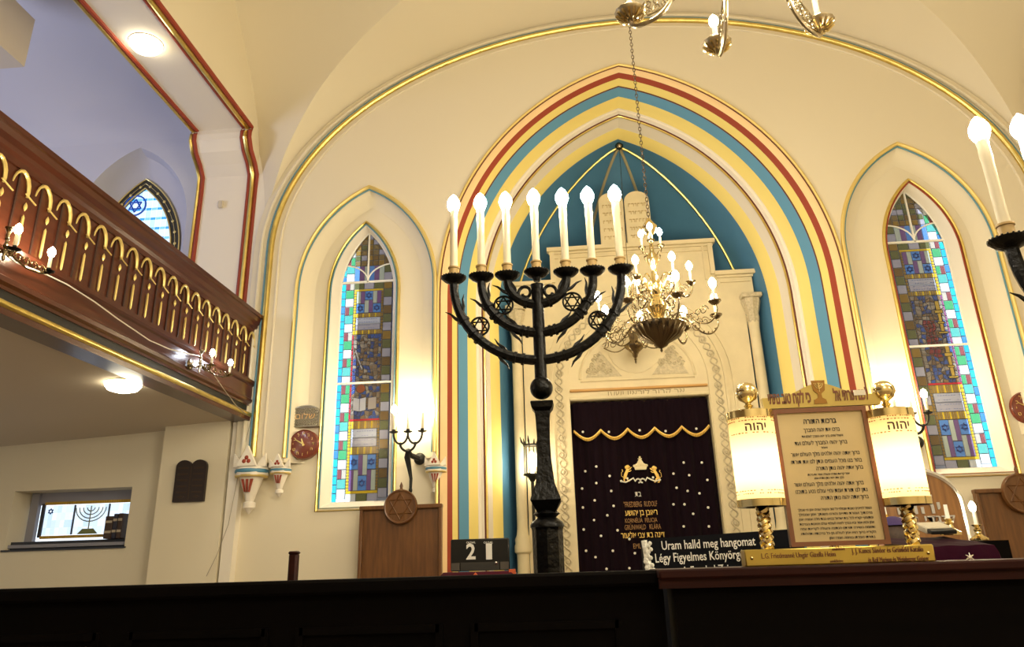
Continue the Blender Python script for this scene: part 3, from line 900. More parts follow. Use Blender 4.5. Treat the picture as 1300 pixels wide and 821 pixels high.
# valance with scalloped gold fringe
def scal(i, n=5):
    u = (i / 120.0) * n; f = u - math.floor(u)
    z = P(810, 552, cy).z
    return z + .055 - .10 * (1 - abs(2 * f - 1) ** 1.8) * .9
rows = [[Vector((cxo - .70 + 1.40 * i / 120, cy - .045 + .006 * sin(i * .9), z_)) for i in range(121)] for z_ in (op_z - .015,)]
rows.append([Vector((p.x, p.y, scal(i))) for i, p in enumerate(rows[0])])
m = MB(); m.grid(rows); va = m.build('valance', velvet, cur, fix=False)
m = MB()
for i in range(121):
    x = cxo - .70 + 1.40 * i / 120; m.tube([Vector((x, cy - .055, scal(i) + .008)), Vector((x + .002, cy - .057, scal(i) - .016))], .0045, 4)
m.tube([Vector((cxo - .70 + 1.40 * i / 120, cy - .055, scal(i) + .012)) for i in range(121)], .007, 5)
m.build('gold_fringe', thread, va)
m = MB(); m.tube([Vector((cxo - .715, cy - .03, op_z - .02)), Vector((cxo + .715, cy - .03, op_z - .02))], .008, 8)
for i in range(12): m.lathe([(.012, -.004), (.014, 0), (.012, .004)], (cxo - .66 + i * .12, cy - .03, op_z - .02), 10, axis='x')
m.build('curtain_rod', dbrass, cur)
studs = [(740, 548), (773, 548), (812, 546), (845, 547), (884, 544), (757, 592), (743, 598), (774, 604), (739, 620), (757, 613), (776, 623), (755, 635), (740, 644), (779, 642), (771, 654), (754, 660), (741, 672), (763, 680), (784, 673), (744, 699), (756, 707), (778, 699), (799, 684), (806, 702), (770, 722), (799, 721), (746, 735),
         (868, 587), (891, 587), (855, 601), (875, 603), (859, 619), (873, 623), (888, 626), (855, 640), (869, 640), (880, 652), (868, 668), (898, 609), (899, 644), (900, 668)]
for x, y in studs:
    q = P(x, y, cy - .05 if y < 560 else cy - .02)
    m = MB(); m.sph(q, .013, 8, 5, (1, .5, 1)); m.build('white_stud', threadw, cur)
ey = cy - .045
def emb(px, py): q = P(px, py, ey); return q
q = emb(810, 627); text('embroidered_text', 'בת', q, .075, threadw, cur, width=.06, heb=True)
for (px, py, s_, sz, mt, wd, hb) in ((813, 640, '"FRIEDBERG  RUDOLF', .075, threadd, .335, 0), (814, 650.5, 'ראובן בן יהושע', .08, thread, .32, 1), (814, 660.5, 'KORNÉLIA  FELICIA', .06, threadd, .32, 0),
                                 (816, 669, 'GRÜNWALD   KLÁRA', .07, threadd, .36, 0), (816, 679, 'דינה בת צבי אליעזר', .08, thread, .43, 1), (817, 693, 'EMLÉKÉRE', .07, threadd, .20, 0)):
    text('embroidered_text', s_, emb(px, py), sz, mt, cur, width=wd, heb=bool(hb))
# lions and crown
def lion(mb, cx, cz, s, k):
    L = lambda x, z: Vector((cx + s * x * k, ey, cz + z * k))
    mb.tube([L(-.35, -.75), L(-.22, -.35), L(-.02, .05), L(.12, .42)], [.20 * k, .22 * k, .20 * k, .16 * k], 7, flat=.3)      # body
    mb.sph(L(.14, .68), .25 * k, 9, 6, (1, .35, 1)); mb.sph(L(.36, .64), .12 * k, 7, 5, (1, .4, .8)); mb.sph(L(-.02, .60), .24 * k, 9, 6, (1, .3, 1))
    mb.tube([L(.10, .30), L(.40, .38), L(.66, .62)], [.09 * k, .07 * k, .06 * k], 6, flat=.4); mb.tube([L(.05, .10), L(.38, .08), L(.58, .22)], [.09 * k, .07 * k, .06 * k], 6, flat=.4)
    mb.tube([L(-.30, -.70), L(-.02, -.80), L(.04, -1.15), L(.25, -1.2)], [.16 * k, .12 * k, .07 * k, .06 * k], 6, flat=.4)
    mb.tube([L(-.38, -.75), L(-.45, -1.0), L(-.38, -1.2), L(-.18, -1.22)], [.15 * k, .10 * k, .07 * k, .06 * k], 6, flat=.4)
    mb.tube([L(-.45, -.7), L(-.75, -.5), L(-.72, -.05), L(-.55, .12), L(-.62, .35)], [.04 * k, .04 * k, .035 * k, .05 * k, .07 * k], 5, flat=.5)
for sg, px, py in ((1, 796, 599), (-1, 832, 600)):
    m = MB(); q = emb(px, py); lion(m, q.x, q.z, sg, .078); m.build('embroidered_lion', thread, cur)
m = MB(); q = emb(813, 591); Rr = .07
m.prism([[(q.x - Rr, q.z + .005), (q.x - Rr * .8, q.z - .040), (q.x + Rr * .8, q.z - .040), (q.x + Rr, q.z + .005), (q.x + .035, q.z + .025), (q.x + .018, q.z + .055), (q.x, q.z + .075), (q.x - .018, q.z + .055), (q.x - .035, q.z + .025)]], ey - .008, ey)
for k in range(-3, 4): m.sph((q.x + k * .021, ey - .008, q.z + .012 - abs(k) * .004), .014, 6, 4, (1, .5, 1))
m.sph((q.x, ey - .008, q.z + .085), .011, 6, 4, (1, .5, 1)); m.tube([Vector((q.x - .020, ey, q.z + .07)), Vector((q.x + .020, ey, q.z + .07))], .006, 4)
m.build('embroidered_crown', pbr('pale_gold_thread', (.78, .68, .42), .5), cur)
m = MB(); q = emb(813, 609)
for sg in (-1, 1):
    pts = [Vector((q.x + sg * (.02 + .03 * cos(a) * (1 - a / 9)), ey, q.z - .012 + .03 * sin(a) * (1 - a / 9))) for a in [j * .7 for j in range(8)]][::-1]
    pts += [Vector((q.x + sg * x, ey, q.z + z)) for x, z in ((.07, .022), (.11, .0), (.15, -.018), (.19, -.008))]
    m.tube(pts, .008, 5); m.sph((q.x + sg * .195, ey, q.z - .005), .013, 6, 4, (1, .5, 1)); m.sph((q.x + sg * .13, ey, q.z + .02), .012, 6, 4, (1, .5, 1))
m.build('embroidered_scroll', threadw, cur)

# ================================================================== BALCONY
BX = -3.04
bal = thing('balcony_parapet', 'mahogany gallery parapet with gilded pointed arcading along the left wall', 'balcony', (BX, 3, 2.88))
Ya, Yb = -3.0, 7.03
def long(mb, pts, name, mat, parent=bal):
    """profile (x, z) swept along the balcony"""
    mb.prism([pts], Ya, Yb); return mb.build(name, mat, parent, smooth=False)
long(MB(), [(BX - .04, 3.24), (BX - .12, 3.24), (BX - .12, 3.74), (BX - .04, 3.74)], 'panel', wood_d)
long(MB(), [(BX - .15, 3.72), (BX - .03, 3.72), (BX - .025, 3.755), (BX - .01, 3.775), (BX - .005, 3.80), (BX + .02, 3.825), (BX + .03, 3.86), (BX + .045, 3.865), (BX + .05, 3.895), (BX - .14, 3.905)], 'top_rail', wood_g)
bb = long(MB(), [(BX - .15, 3.00), (BX - .02, 3.00), (BX - .02, 3.02), (BX + .0, 3.035), (BX + .005, 3.06), (BX - .005, 3.07), (BX - .005, 3.185), (BX + .01, 3.195), (BX + .02, 3.21), (BX + .02, 3.235), (BX - .03, 3.25), (BX - .03, 3.27), (BX - .15, 3.27)], 'base_beam', wood_g)
long(MB(), [(BX - .18, 2.935), (BX - .035, 2.935), (BX - .03, 3.00), (BX - .18, 3.00)], 'black_fillet', blackp)
long(MB(), [(BX - .18, 2.86), (BX - .005, 2.86), (BX + .0, 2.895), (BX - .18, 2.90)], 'bottom_board', wood_g)
m = MB(); m.tube([Vector((BX - .005, Ya, 2.915)), Vector((BX - .005, Yb, 2.915))], .022, 10); m.build('gilded_bead', gold, bal)
# vertical board joints and one gilded pointed arch with drop for every bay
m = MB()
pitch = .1925
def arc_orn(y):
    g = MB(); x = BX - .028
    zt = 3.665
    h = pitch * .34
    pts = [Vector((x, y - h, zt - .045))] + [Vector((x, y + h * sx_, zt + dz)) for sx_, dz in ((-.92, -.015), (-.70, .018), (-.35, .042), (0, .050), (.35, .042), (.70, .018), (.92, -.015), (1.0, -.055), (1.0, -.085))]
    g.tube(pts, [.004, .006, .008, .011, .012, .012, .012, .012, .011, .009], 6)
    yb_ = y + h
    g.tube([Vector((x + .01, yb_ - .03, zt - .075)), Vector((x + .01, yb_ + .065, zt - .105))], .0055, 5)
    g.lathe([(.001, .028), (.009, .012), (.011, 0), (.009, -.012), (.001, -.028)], (x, yb_, zt - .145), 8)
    g.lathe([(.001, .095), (.008, .08), (.009, 0), (.008, -.085), (.001, -.10)], (x, yb_, zt - .29), 6)
    return g
proto = None; yy = Yb - .10
jy = []
while yy > .3:
    if proto is None:
        proto = arc_orn(yy).build('gilded_arch', goldp, bal); y0_ = yy
    else:
        c = proto.copy(); COL.objects.link(c); c.parent = bal; c.location = (0, yy - y0_, 0)
    jy.append(yy - pitch * .05)
    yy -= pitch
for y in jy:
    m.box((BX - .037, y - pitch * .02, 3.49), (.012, .012, .48)); 
m.build('board_joint', pbr('joint_dark_wood', (.03, .008, .004), .6), bal, smooth=False)  # joints drawn as strips of darker wood

# electric cord along the beam
def cord(name, pts, r, mat, label):
    m = MB(); m.tube(pts, r, 5); o = m.build(name, mat, base=pts[0]); return tag(o, label, 'cord')
cp = []
for px, py in ((0, 318), (20, 333), (60, 349), (85, 361), (120, 383), (150, 405), (190, 432), (215, 443), (235, 448), (254, 452)):
    cp.append(PX(px, py, BX + .035))
cord('electric_cord', cp, .0045, cablew, 'pale electric cord drooping along the front of the wooden balcony')
cp = [PX(px, py, BX + .02) for px, py in ((262, 462), (285, 495), (300, 515), (313, 526))]
cord('electric_cord', cp, .0035, cableg, 'short grey cord running down from the balcony lamp to the beam end')
cp = [P(x, y, 6.99) for x, y in ((318, 533), (312, 560), (305, 590), (298, 625), (290, 665), (275, 705), (262, 731))]
cp[0].y = 7.0
cord('electric_cord', [p + Vector((0, -.0, 0)) for p in cp], .0035, cableg, 'thin cord hanging down the cream wall below the balcony end')

# ---- flame bulbs
def bulb(parent, c, k=1.0, mat=bulbM, lean=None, name='flame_bulb'):
    m = MB(); m.lathe([(.006 * k, -.022 * k), (.014 * k, -.014 * k), (.019 * k, .0), (.018 * k, .013 * k), (.011 * k, .026 * k), (.0015 * k, .036 * k)], c, 10, R=lean)
    return m.build(name, mat, parent)

# balcony sconces: two-armed brass brackets
def balsconce(body, pans, hs, label, mat, far):
    XP = BX + .13
    q = PX(*body, BX + .10); r = thing('candle_sconce', label, 'lamp', Vector((BX + .02, q.y, q.z)), 'brass sconces on the balcony')
    w = Vector((BX + .015, q.y, q.z))
    m = MB(); m.lathe([(.045, 0), (.04, .012), (.02, .02)], w, 14, axis='x'); m.build('backplate', dbrass, r)
    cpt = q
    m = MB()
    m.lathe([(.004, -.075), (.010, -.06), (.007, -.045), (.016, -.02), (.008, -.005), (.018, .008), (.009, .022), (.008, .04), (.013, .05), (.008, .062), (.010, .085), (.020, .105), (.024, .11), (.021, .116)], cpt, 14)
    m.tube([w, w + Vector((.05, 0, -.03)), cpt + Vector((0, 0, -.01))], .007, 6); m.build('centre_baluster', dbrass if not far else silver, r)
    for (px, py) in pans:
        e = PX(px, py, XP); L_ = (e - cpt).length
        a = MB()
        a.tube([cpt, cpt.lerp(e, .25) + Vector((0, 0, -.03)), cpt.lerp(e, .5) + Vector((0, 0, -.045)), cpt.lerp(e, .8) + Vector((0, 0, -.035)), e + Vector((0, 0, -.01))], .006, 6)
        dr = (e - cpt).normalized()
        for k in range(4):
            cc = cpt.lerp(e, .3 + .17 * k) + Vector((.004 * k, 0, -.012)); rr_ = min(.026, L_ * .16)
            a.tube([cc + dr * (rr_ * cos(t) * (1 - t / 12)) + Vector((0, 0, rr_ * sin(t) * (1 - t / 12))) for t in [j * .6 for j in range(14)]], .0035, 5)
        ar_ = a.build('scroll_arm', dbrass, r)
        a = MB(); a.lathe([(.006, -.012), (.020, -.006), (.032, .002), (.034, .006), (.012, .008), (.012, .022), (.010, .025)], e, 14); a.build('drip_pan', dbrass if far else blackm, ar_)
        a = MB(); a.lathe([(.0105, .02), (.010, hs)], e, 12); cd = a.build('candle_tube', waxm, ar_)
        bulb(cd, e + Vector((0, 0, hs + .02)), 1.1, mat)
    return r
balsconce((254, 462), ((268, 464), (291, 476)), .085, 'brass two-light sconce at the far end of the balcony front, lit bluish white', bulbW, True)
balsconce((7, 314), ((18, 317), (61, 345)), .095, 'brass two-light sconce on the near part of the balcony front, cut by the photo edge', bulbS, False)

# ---- round ceiling lamps
def dome(c, label, r_=.15):
    t = thing('round_lamp', label, 'lamp', c, 'round ceiling lamps')
    m = MB(); m.lathe([(r_ + .003, 0), (r_ + .005, -.004), (r_ + .001, -.007)], c, 32); m.build('rim', brass, t)
    m = MB(); m.lathe([(r_, -.006), (r_ * .97, -.030), (r_ * .80, -.058), (r_ * .4, -.074), (.001, -.076)], c, 32); m.build('glass_dome', domeM, t)
def on_z(px, py, z):
    c = Vector((px - PP[0], py - PP[1], FOC)); r = Vector((_h.dot(c), _n.dot(c), _v.dot(c))); return CAM + r * ((z - CAM.z) / r.z)
q = on_z(185, 57, topz - .02); dome(Vector((q.x, q.y, topz)), 'round lamp glowing in the soffit of the upper gallery arch', .14)
q = on_z(156, 492, 2.83); q.z = 2.885 - (BX - .01 - q.x) * (.265 / 5.15) ; dome(q, 'round lamp glowing on the ceiling under the balcony', .13)

# ================================================================== WALL THINGS
# painted corbels under the ribs
def corbel(px, py, k, label, y=7.0, top=True):
    q = P(px, py, y)
    t = thing('painted_corbel', label, 'corbel', q, 'painted gothic corbels')
    m = MB(); c = Vector((q.x, y + .02, q.z))
    m.lathe([(.100 * k, .085 * k), (.104 * k, .07 * k), (.096 * k, .055 * k), (.104 * k, .05 * k), (.104 * k, .03 * k), (.075 * k, .018 * k), (.060 * k, -.03 * k), (.038 * k, -.09 * k), (.026 * k, -.13 * k), (.040 * k, -.14 * k), (.040 * k, -.17 * k), (.024 * k, -.18 * k), (.016 * k, -.195 * k), (.001, -.21 * k)], c, 20, lobes=6, lobe=.04)
    m.build('bracket', cream_w, t)
    m = MB(); m.lathe([(.105 * k, .070 * k), (.109 * k, .062 * k), (.109 * k, .052 * k), (.105 * k, .046 * k)], c, 20); m.build('blue_band', pbr('corbel_blue', (.08, .24, .36), .5), t)
    m = MB(); m.lathe([(.104 * k, .034 * k), (.107 * k, .028 * k), (.103 * k, .020 * k)], c, 20); m.build('gilt_band', goldp, t)
    for sg in (-1, 0, 1):
        m = MB(); X = c.x + sg * .075 * k; Y = y - .05 * k + (.02 if sg else -.035 * k)
        if sg == 0: m.prism([[(X - .065 * k, c.z + .085 * k), (X + .065 * k, c.z + .085 * k), (X, c.z + .215 * k)]], Y - .012, Y + .03)
        else: m.prism([[(X - .035 * k, c.z + .085 * k), (X + .035 * k, c.z + .085 * k), (X + sg * .03 * k, c.z + .17 * k)]], Y - .006, Y + .02)
        g = m.build('gablet', cream_w, t, smooth=False)
        if sg == 0:
            m = MB(); zz = c.z + .115 * k
            for dx, dz in ((0, .022), (-.015, 0), (.015, 0)): m.sph((X + dx * k, Y - .012, zz + dz * k), .014 * k, 8, 5, (1, .3, 1))
            m.build('red_trefoil', redp, g)
    m = MB()
    for sg in (-1, 0, 1):
        m.prism([[(c.x + sg * .030 * k - .009 * k, c.z + .006 * k), (c.x + sg * .030 * k + .009 * k, c.z + .006 * k), (c.x + sg * .014 * k, c.z - .075 * k)]], y + .02 - .072 * k, y + .02 - .030 * k)
    m.build('red_leaf', redp, t, smooth=False)
corbel(318, 610, 1.42, 'largest painted plaster corbel under the great gold arch by the balcony end')
corbel(355, 604, .90, 'small painted corbel just right of the large one, above the bare wall')
corbel(553, 602, .90, 'painted corbel between the three-arm sconce and the red painted stripe')
corbel(1093, 588, .90, 'painted corbel beside the right window, mostly hidden by the prayer board lamp')

def clock(px, py, y, r_, label):
    q = P(px, py, y); t = thing('round_clock', label, 'clock', q, 'wall clocks')
    c = Vector((q.x, y, q.z))
    m = MB(); m.lathe([(r_ * 1.0, -.05), (r_, .02), (r_ * .95, .03), (r_ * .90, .024), (r_ * .86, .026), (.001, .028)], c, 40, axis='y'); m.build('clock_body', clockr, t)
    rom = ['XII', 'I', 'II', 'III', 'IV', 'V', 'VI', 'VII', 'VIII', 'IX', 'X', 'XI']
    for i in range(12):
        a = pi / 2 - i * pi / 6
        text('numeral', 'אבגדהוזחטיכל'[i], c + Vector((r_ * .70 * cos(a), -.031, r_ * .70 * sin(a))), r_ * .30, goldp, t)
    for nm, a, l, w_ in (('hour_hand', radians(110), .38, .012), ('minute_hand', radians(150), .62, .007)):
        m = MB(); d = Vector((cos(a), 0, sin(a))); m.tube([c + Vector((0, -.034, 0)) - d * .02, c + Vector((0, -.034, 0)) + d * r_ * l], [w_, w_ * .5], 5); m.build(nm, goldp, t)
clock(386, 564, 7.085, .138, 'round red-brown clock with gold figures left of the left stained window')
clock(1304, 518, 7.135, .15, 'round red-brown clock cut by the right edge of the photo')

# pierced metal plaque above clock
q = P(390, 529, 7.13)
t = thing('metal_plaque', 'pierced grey metal plaque with curved top above the left clock', 'plaque', q)
w_, h_ = .138, .10
out = [(q.x - w_, q.z - h_), (q.x + w_, q.z - h_), (q.x + w_, q.z + .03)] + [(q.x + w_ * cos(a), q.z + .03 + .07 * sin(a)) for a in [k * pi / 10 for k in range(1, 10)]] + [(q.x - w_, q.z + .03)]
m = MB(); m.prism([out], 7.078, 7.135); m.build('plate', pbr('dark_pewter', (.16, .13, .08), .4, .5), t, smooth=False)
m = MB(); m.tube([Vector((x, 7.076, z)) for x, z in out], .006, 5, close=True)
rnd = random.Random(4)
for i in range(10):
    for j in range(6):
        if 1 <= i <= 8 and 2 <= j <= 3: continue
        x = q.x - w_ + .03 + (2 * w_ - .06) * i / 9; z = q.z - h_ + .02 + .028 * j
        m.tube([Vector((x + .010 * cos(a + i), 7.074, z + .010 * sin(a + i))) for a in [k * 1.0 for k in range(5)]], .0035, 4)
m.build('scrollwork', pbr('dull_pewter', (.36, .32, .22), .4, .5), t)
text('raised_letters', 'שלום', Vector((q.x, 7.072, q.z - .005)), .075, pbr('copper_letter', (.75, .48, .20), .45, .4), t, width=.19, heb=True)

# black tablets
q = P(242, 610, 7.0); t = thing('decalogue_plaque', 'black double-arched tablets plaque on the pier under the balcony', 'plaque', Vector((q.x, 7.02, q.z)))
m = MB(); hw_, hh = .148, .19
o = [(q.x - hw_, q.z - hh), (q.x + hw_, q.z - hh)] + [(q.x + hw_ / 2 + hw_ / 2 * cos(a), q.z + hh - .06 + .06 * sin(a)) for a in [k * pi / 10 for k in range(11)]] + [(q.x - hw_ / 2 + hw_ / 2 * cos(a), q.z + hh - .06 + .06 * sin(a)) for a in [k * pi / 10 for k in range(1, 11)]]
m.prism([o], 6.985, 7.024); m.build('tablet_board', bronze, t, smooth=False)
m = MB()
for sg in (-1, 1):
    for r_ in range(5):
        m.box((q.x + sg * hw_ / 2, 6.987, q.z + hh - .075 - r_ * .055), (.10, .006, .020), bev=.004)
    m.prism([[(q.x + sg * hw_ / 2 - .04, q.z - hh + .045), (q.x + sg * hw_ / 2, q.z - hh + .03), (q.x + sg * hw_ / 2 + .04, q.z - hh + .045), (q.x + sg * hw_ / 2, q.z - hh + .06)]], 6.984, 6.99)
m.box((q.x, 6.987, q.z - .02), (.012, .008, .30))
m.build('raised_lines', pbr('bronze_relief', (.045, .025, .014), .35, .6), t)

# small sensor box, switch
q = P(281, 260, 7.05); m = MB(); m.box((q.x, 7.035, q.z), (.055, .03, .085), bev=.008); tag(m.build('sensor_box', plast, base=(q.x, 7.05, q.z)), 'tiny beige sensor box on the pier beside the gallery window', 'sensor')

# books on the low window sill
for i, (w_, h_, mt, lb) in enumerate(((.075, .205, bookc, 'thick worn brown book, leftmost of three on the low window sill'), (.040, .225, bookb, 'dark book in the middle of three on the low window sill'), (.045, .228, bookc, 'dark book at the right end of the low window sill'))):
    x = -4.425 + [0, .062, .11][i]
    t = thing('book', lb, 'book', (x, 7.27, 1.843), 'books on the low sill')
    m = MB(); m.box((x, 7.28, 1.843 + h_ / 2), (w_, .15, h_), bev=.005); m.build('cover', mt, t)
    m = MB()
    for z in (.3, .75): m = MB(); m.box((x, 7.203, 1.843 + h_ * z), (w_ * .9, .004, h_ * .10)); m.build('spine_label', bookp, t, smooth=False)

# wall sconces with three candles held by a black arm
def sconce3(px, py, y, label, sc=1.0, flip=1, cand=.20, bm=bulbS):
    """px, py is the middle drip pan"""
    q = P(px, py, y - .22); t = thing('candle_sconce', label, 'lamp', Vector((q.x, y, q.z - .25)), 'three-light black wall sconces')
    c = Vector(q); k = sc
    m = MB()
    m.sph((c.x + .055 * k * flip, y - .03, c.z - .17 * k), .042 * k, 14, 8, (1, .7, 1)); m.build('rosette', iron, t)
    m = MB()
    m.tube([Vector((c.x + .05 * k * flip, y - .05, c.z - .17 * k)), Vector((c.x + .01 * flip * k, y - .15, c.z - .155 * k)), c + Vector((0, .02, -.125 * k))], [.020 * k, .018 * k, .014 * k], 8)
    m.tube([c + Vector((0, .03, -.12 * k)), c + Vector((-.012 * flip * k, .06, -.17 * k)), c + Vector((.0, .08, -.24 * k)), c + Vector((.012 * flip * k, .09, -.31 * k)), c + Vector((.010 * flip * k, .09, -.37 * k))], [.016 * k, .022 * k, .016 * k, .011 * k, .010 * k], 8)
    m.sph(c + Vector((.010 * flip * k, .09, -.385 * k)), .013 * k, 8, 6, (1, 1, 1.5))
    m.build('bracket', iron, t)
    d = .098 * k
    def U(x0, x1, z, dep): return [c + Vector((x0 + (x1 - x0) * (1 - cos(a)) / 2, 0, z - dep * sin(a))) for a in [kk * pi / 14 for kk in range(15)]]
    m = MB(); m.tube(U(-d, 0, -.015 * k, .07 * k), .0075 * k, 7); m.tube(U(0, d, -.015 * k, .07 * k), .0075 * k, 7)
    m.tube(U(-d * .55, d * .55, -.075 * k, .060 * k), .0085 * k, 7)
    for x in (-d * .5, d * .5): m.sph(c + Vector((x, 0, -.085 * k)), .012 * k, 8, 6)
    m.build('scroll_arm', iron, t)
    for i in (-1, 0, 1):
        e = c + Vector((i * d, 0, 0))
        m = MB(); m.lathe([(.006 * k, -.015 * k), (.030 * k, -.006 * k), (.032 * k, .0), (.013 * k, .002), (.013 * k, .014 * k)], e, 14); pn = m.build('drip_pan', iron, t)
        m = MB(); m.lathe([(.0115 * k, .010 * k), (.011 * k, cand * k), (.006 * k, cand * k + .004)], e, 10); cd = m.build('candle_tube', waxm, pn)
        bulb(cd, e + Vector((0, 0, cand * k + .022)), 1.1 * k, bm)
sconce3(518, 547, 7.14, 'lit three-candle black sconce between the left window and the striped arch', 1.35, 1, .13)
sconce3(1158, 524, 7.14, 'lit three-candle black sconce behind the prayer board, left of the right window', 1.35, 1, .10)

# lantern at the left of the ark
q = P(675, 580, 7.75)
t = thing('lantern', 'black caged lantern glowing beside the left column of the ark', 'lamp', Vector((q.x, 7.75, 1.2)))
m = MB(); c = q
for a in range(6):
    th = a * pi / 3 + .3
    m.tube([c + Vector((.075 * cos(th), .075 * sin(th), z)) for z in (-.17, .12)], .006, 5)
    m.tube([c + Vector((.075 * cos(th), .075 * sin(th), .12)), c + Vector((.10 * cos(th), .10 * sin(th), .15)), c + Vector((.115 * cos(th), .115 * sin(th), .20))], [.008, .012, .003], 5)
m.lathe([(.09, -.18), (.09, -.165), (.06, -.16)], c, 12); m.lathe([(.085, .11), (.085, .125), (.05, .13)], c, 12)
m.lathe([(.02, -.24), (.045, -.20), (.08, -.18)], c, 12)
m.build('cage', iron, t)
m = MB(); m.tube([c + Vector((0, 0, -.2)), c + Vector((0, 0, -1.4))], .016, 8); m.box(c + Vector((0, .06, -.45)), (.03, .15, .03)); m.build('post', iron, t)
m = MB(); m.lathe([(.012, -.16), (.025, -.13), (.030, -.05), (.028, .02), (.012, .05), (.001, .06)], c, 14); m.build('lamp_glass', bulbL, t)

# wooden panels with star roundels
def woodpanel(x0, x1, zt, y, rcx, rcz, rr, label):
    t = thing('wooden_screen', label, 'screen', ((x0 + x1) / 2, y, FLOOR), 'oak screens with star roundels')
    m = MB(); m.box(((x0 + x1) / 2, y + .02, (zt + FLOOR) / 2), (x1 - x0 - .04, .03, zt - FLOOR)); m.build('panel', wood_p, t, smooth=False)
    m = MB(); m.box(((x0 + x1) / 2, y, zt), (x1 - x0 + .01, .07, .035), bev=.006)
    for x in (x0 + .012, x1 - .012): m.box((x, y, (zt + FLOOR) / 2), (.03, .06, zt - FLOOR), bev=.006)
    m.build('frame', wood_p, t)
    c = Vector((rcx, y - .02, rcz))
    m = MB(); m.lathe([(rr, 0), (rr, .022), (rr * .95, .034), (rr * .88, .03), (rr * .86, .022), (.001, .022)], c, 40, axis='y'); rd = m.build('roundel', wood_p, t)
    m = MB(); hexstar(c.x, c.z, rr * .78, y - .045, m, .006); m.build('carved_star', wood_p, rd)
    m = MB(); m.lathe([(.001, .055), (.006, .045), (.016, .02), (.012, 0), (.018, -.01)], (c.x, y - .02, c.z + rr + .01), 8); m.build('finial', wood_p, rd)
a, b = P(458, 645, 6.95), P(561, 642, 6.95); rc = P(509, 643, 6.93)
woodpanel(a.x, b.x, (a.z + b.z) / 2, 6.95, rc.x, rc.z, .150, 'oak panel with round carved star below the left three-candle sconce')
a, b = P(1236, 624, 6.95), P(1345, 620, 6.95); rc = P(1297, 626, 6.93)
woodpanel(a.x, b.x, (a.z + b.z) / 2, 6.95, rc.x, rc.z, .165, 'oak panel with round carved star at the right edge below the window')

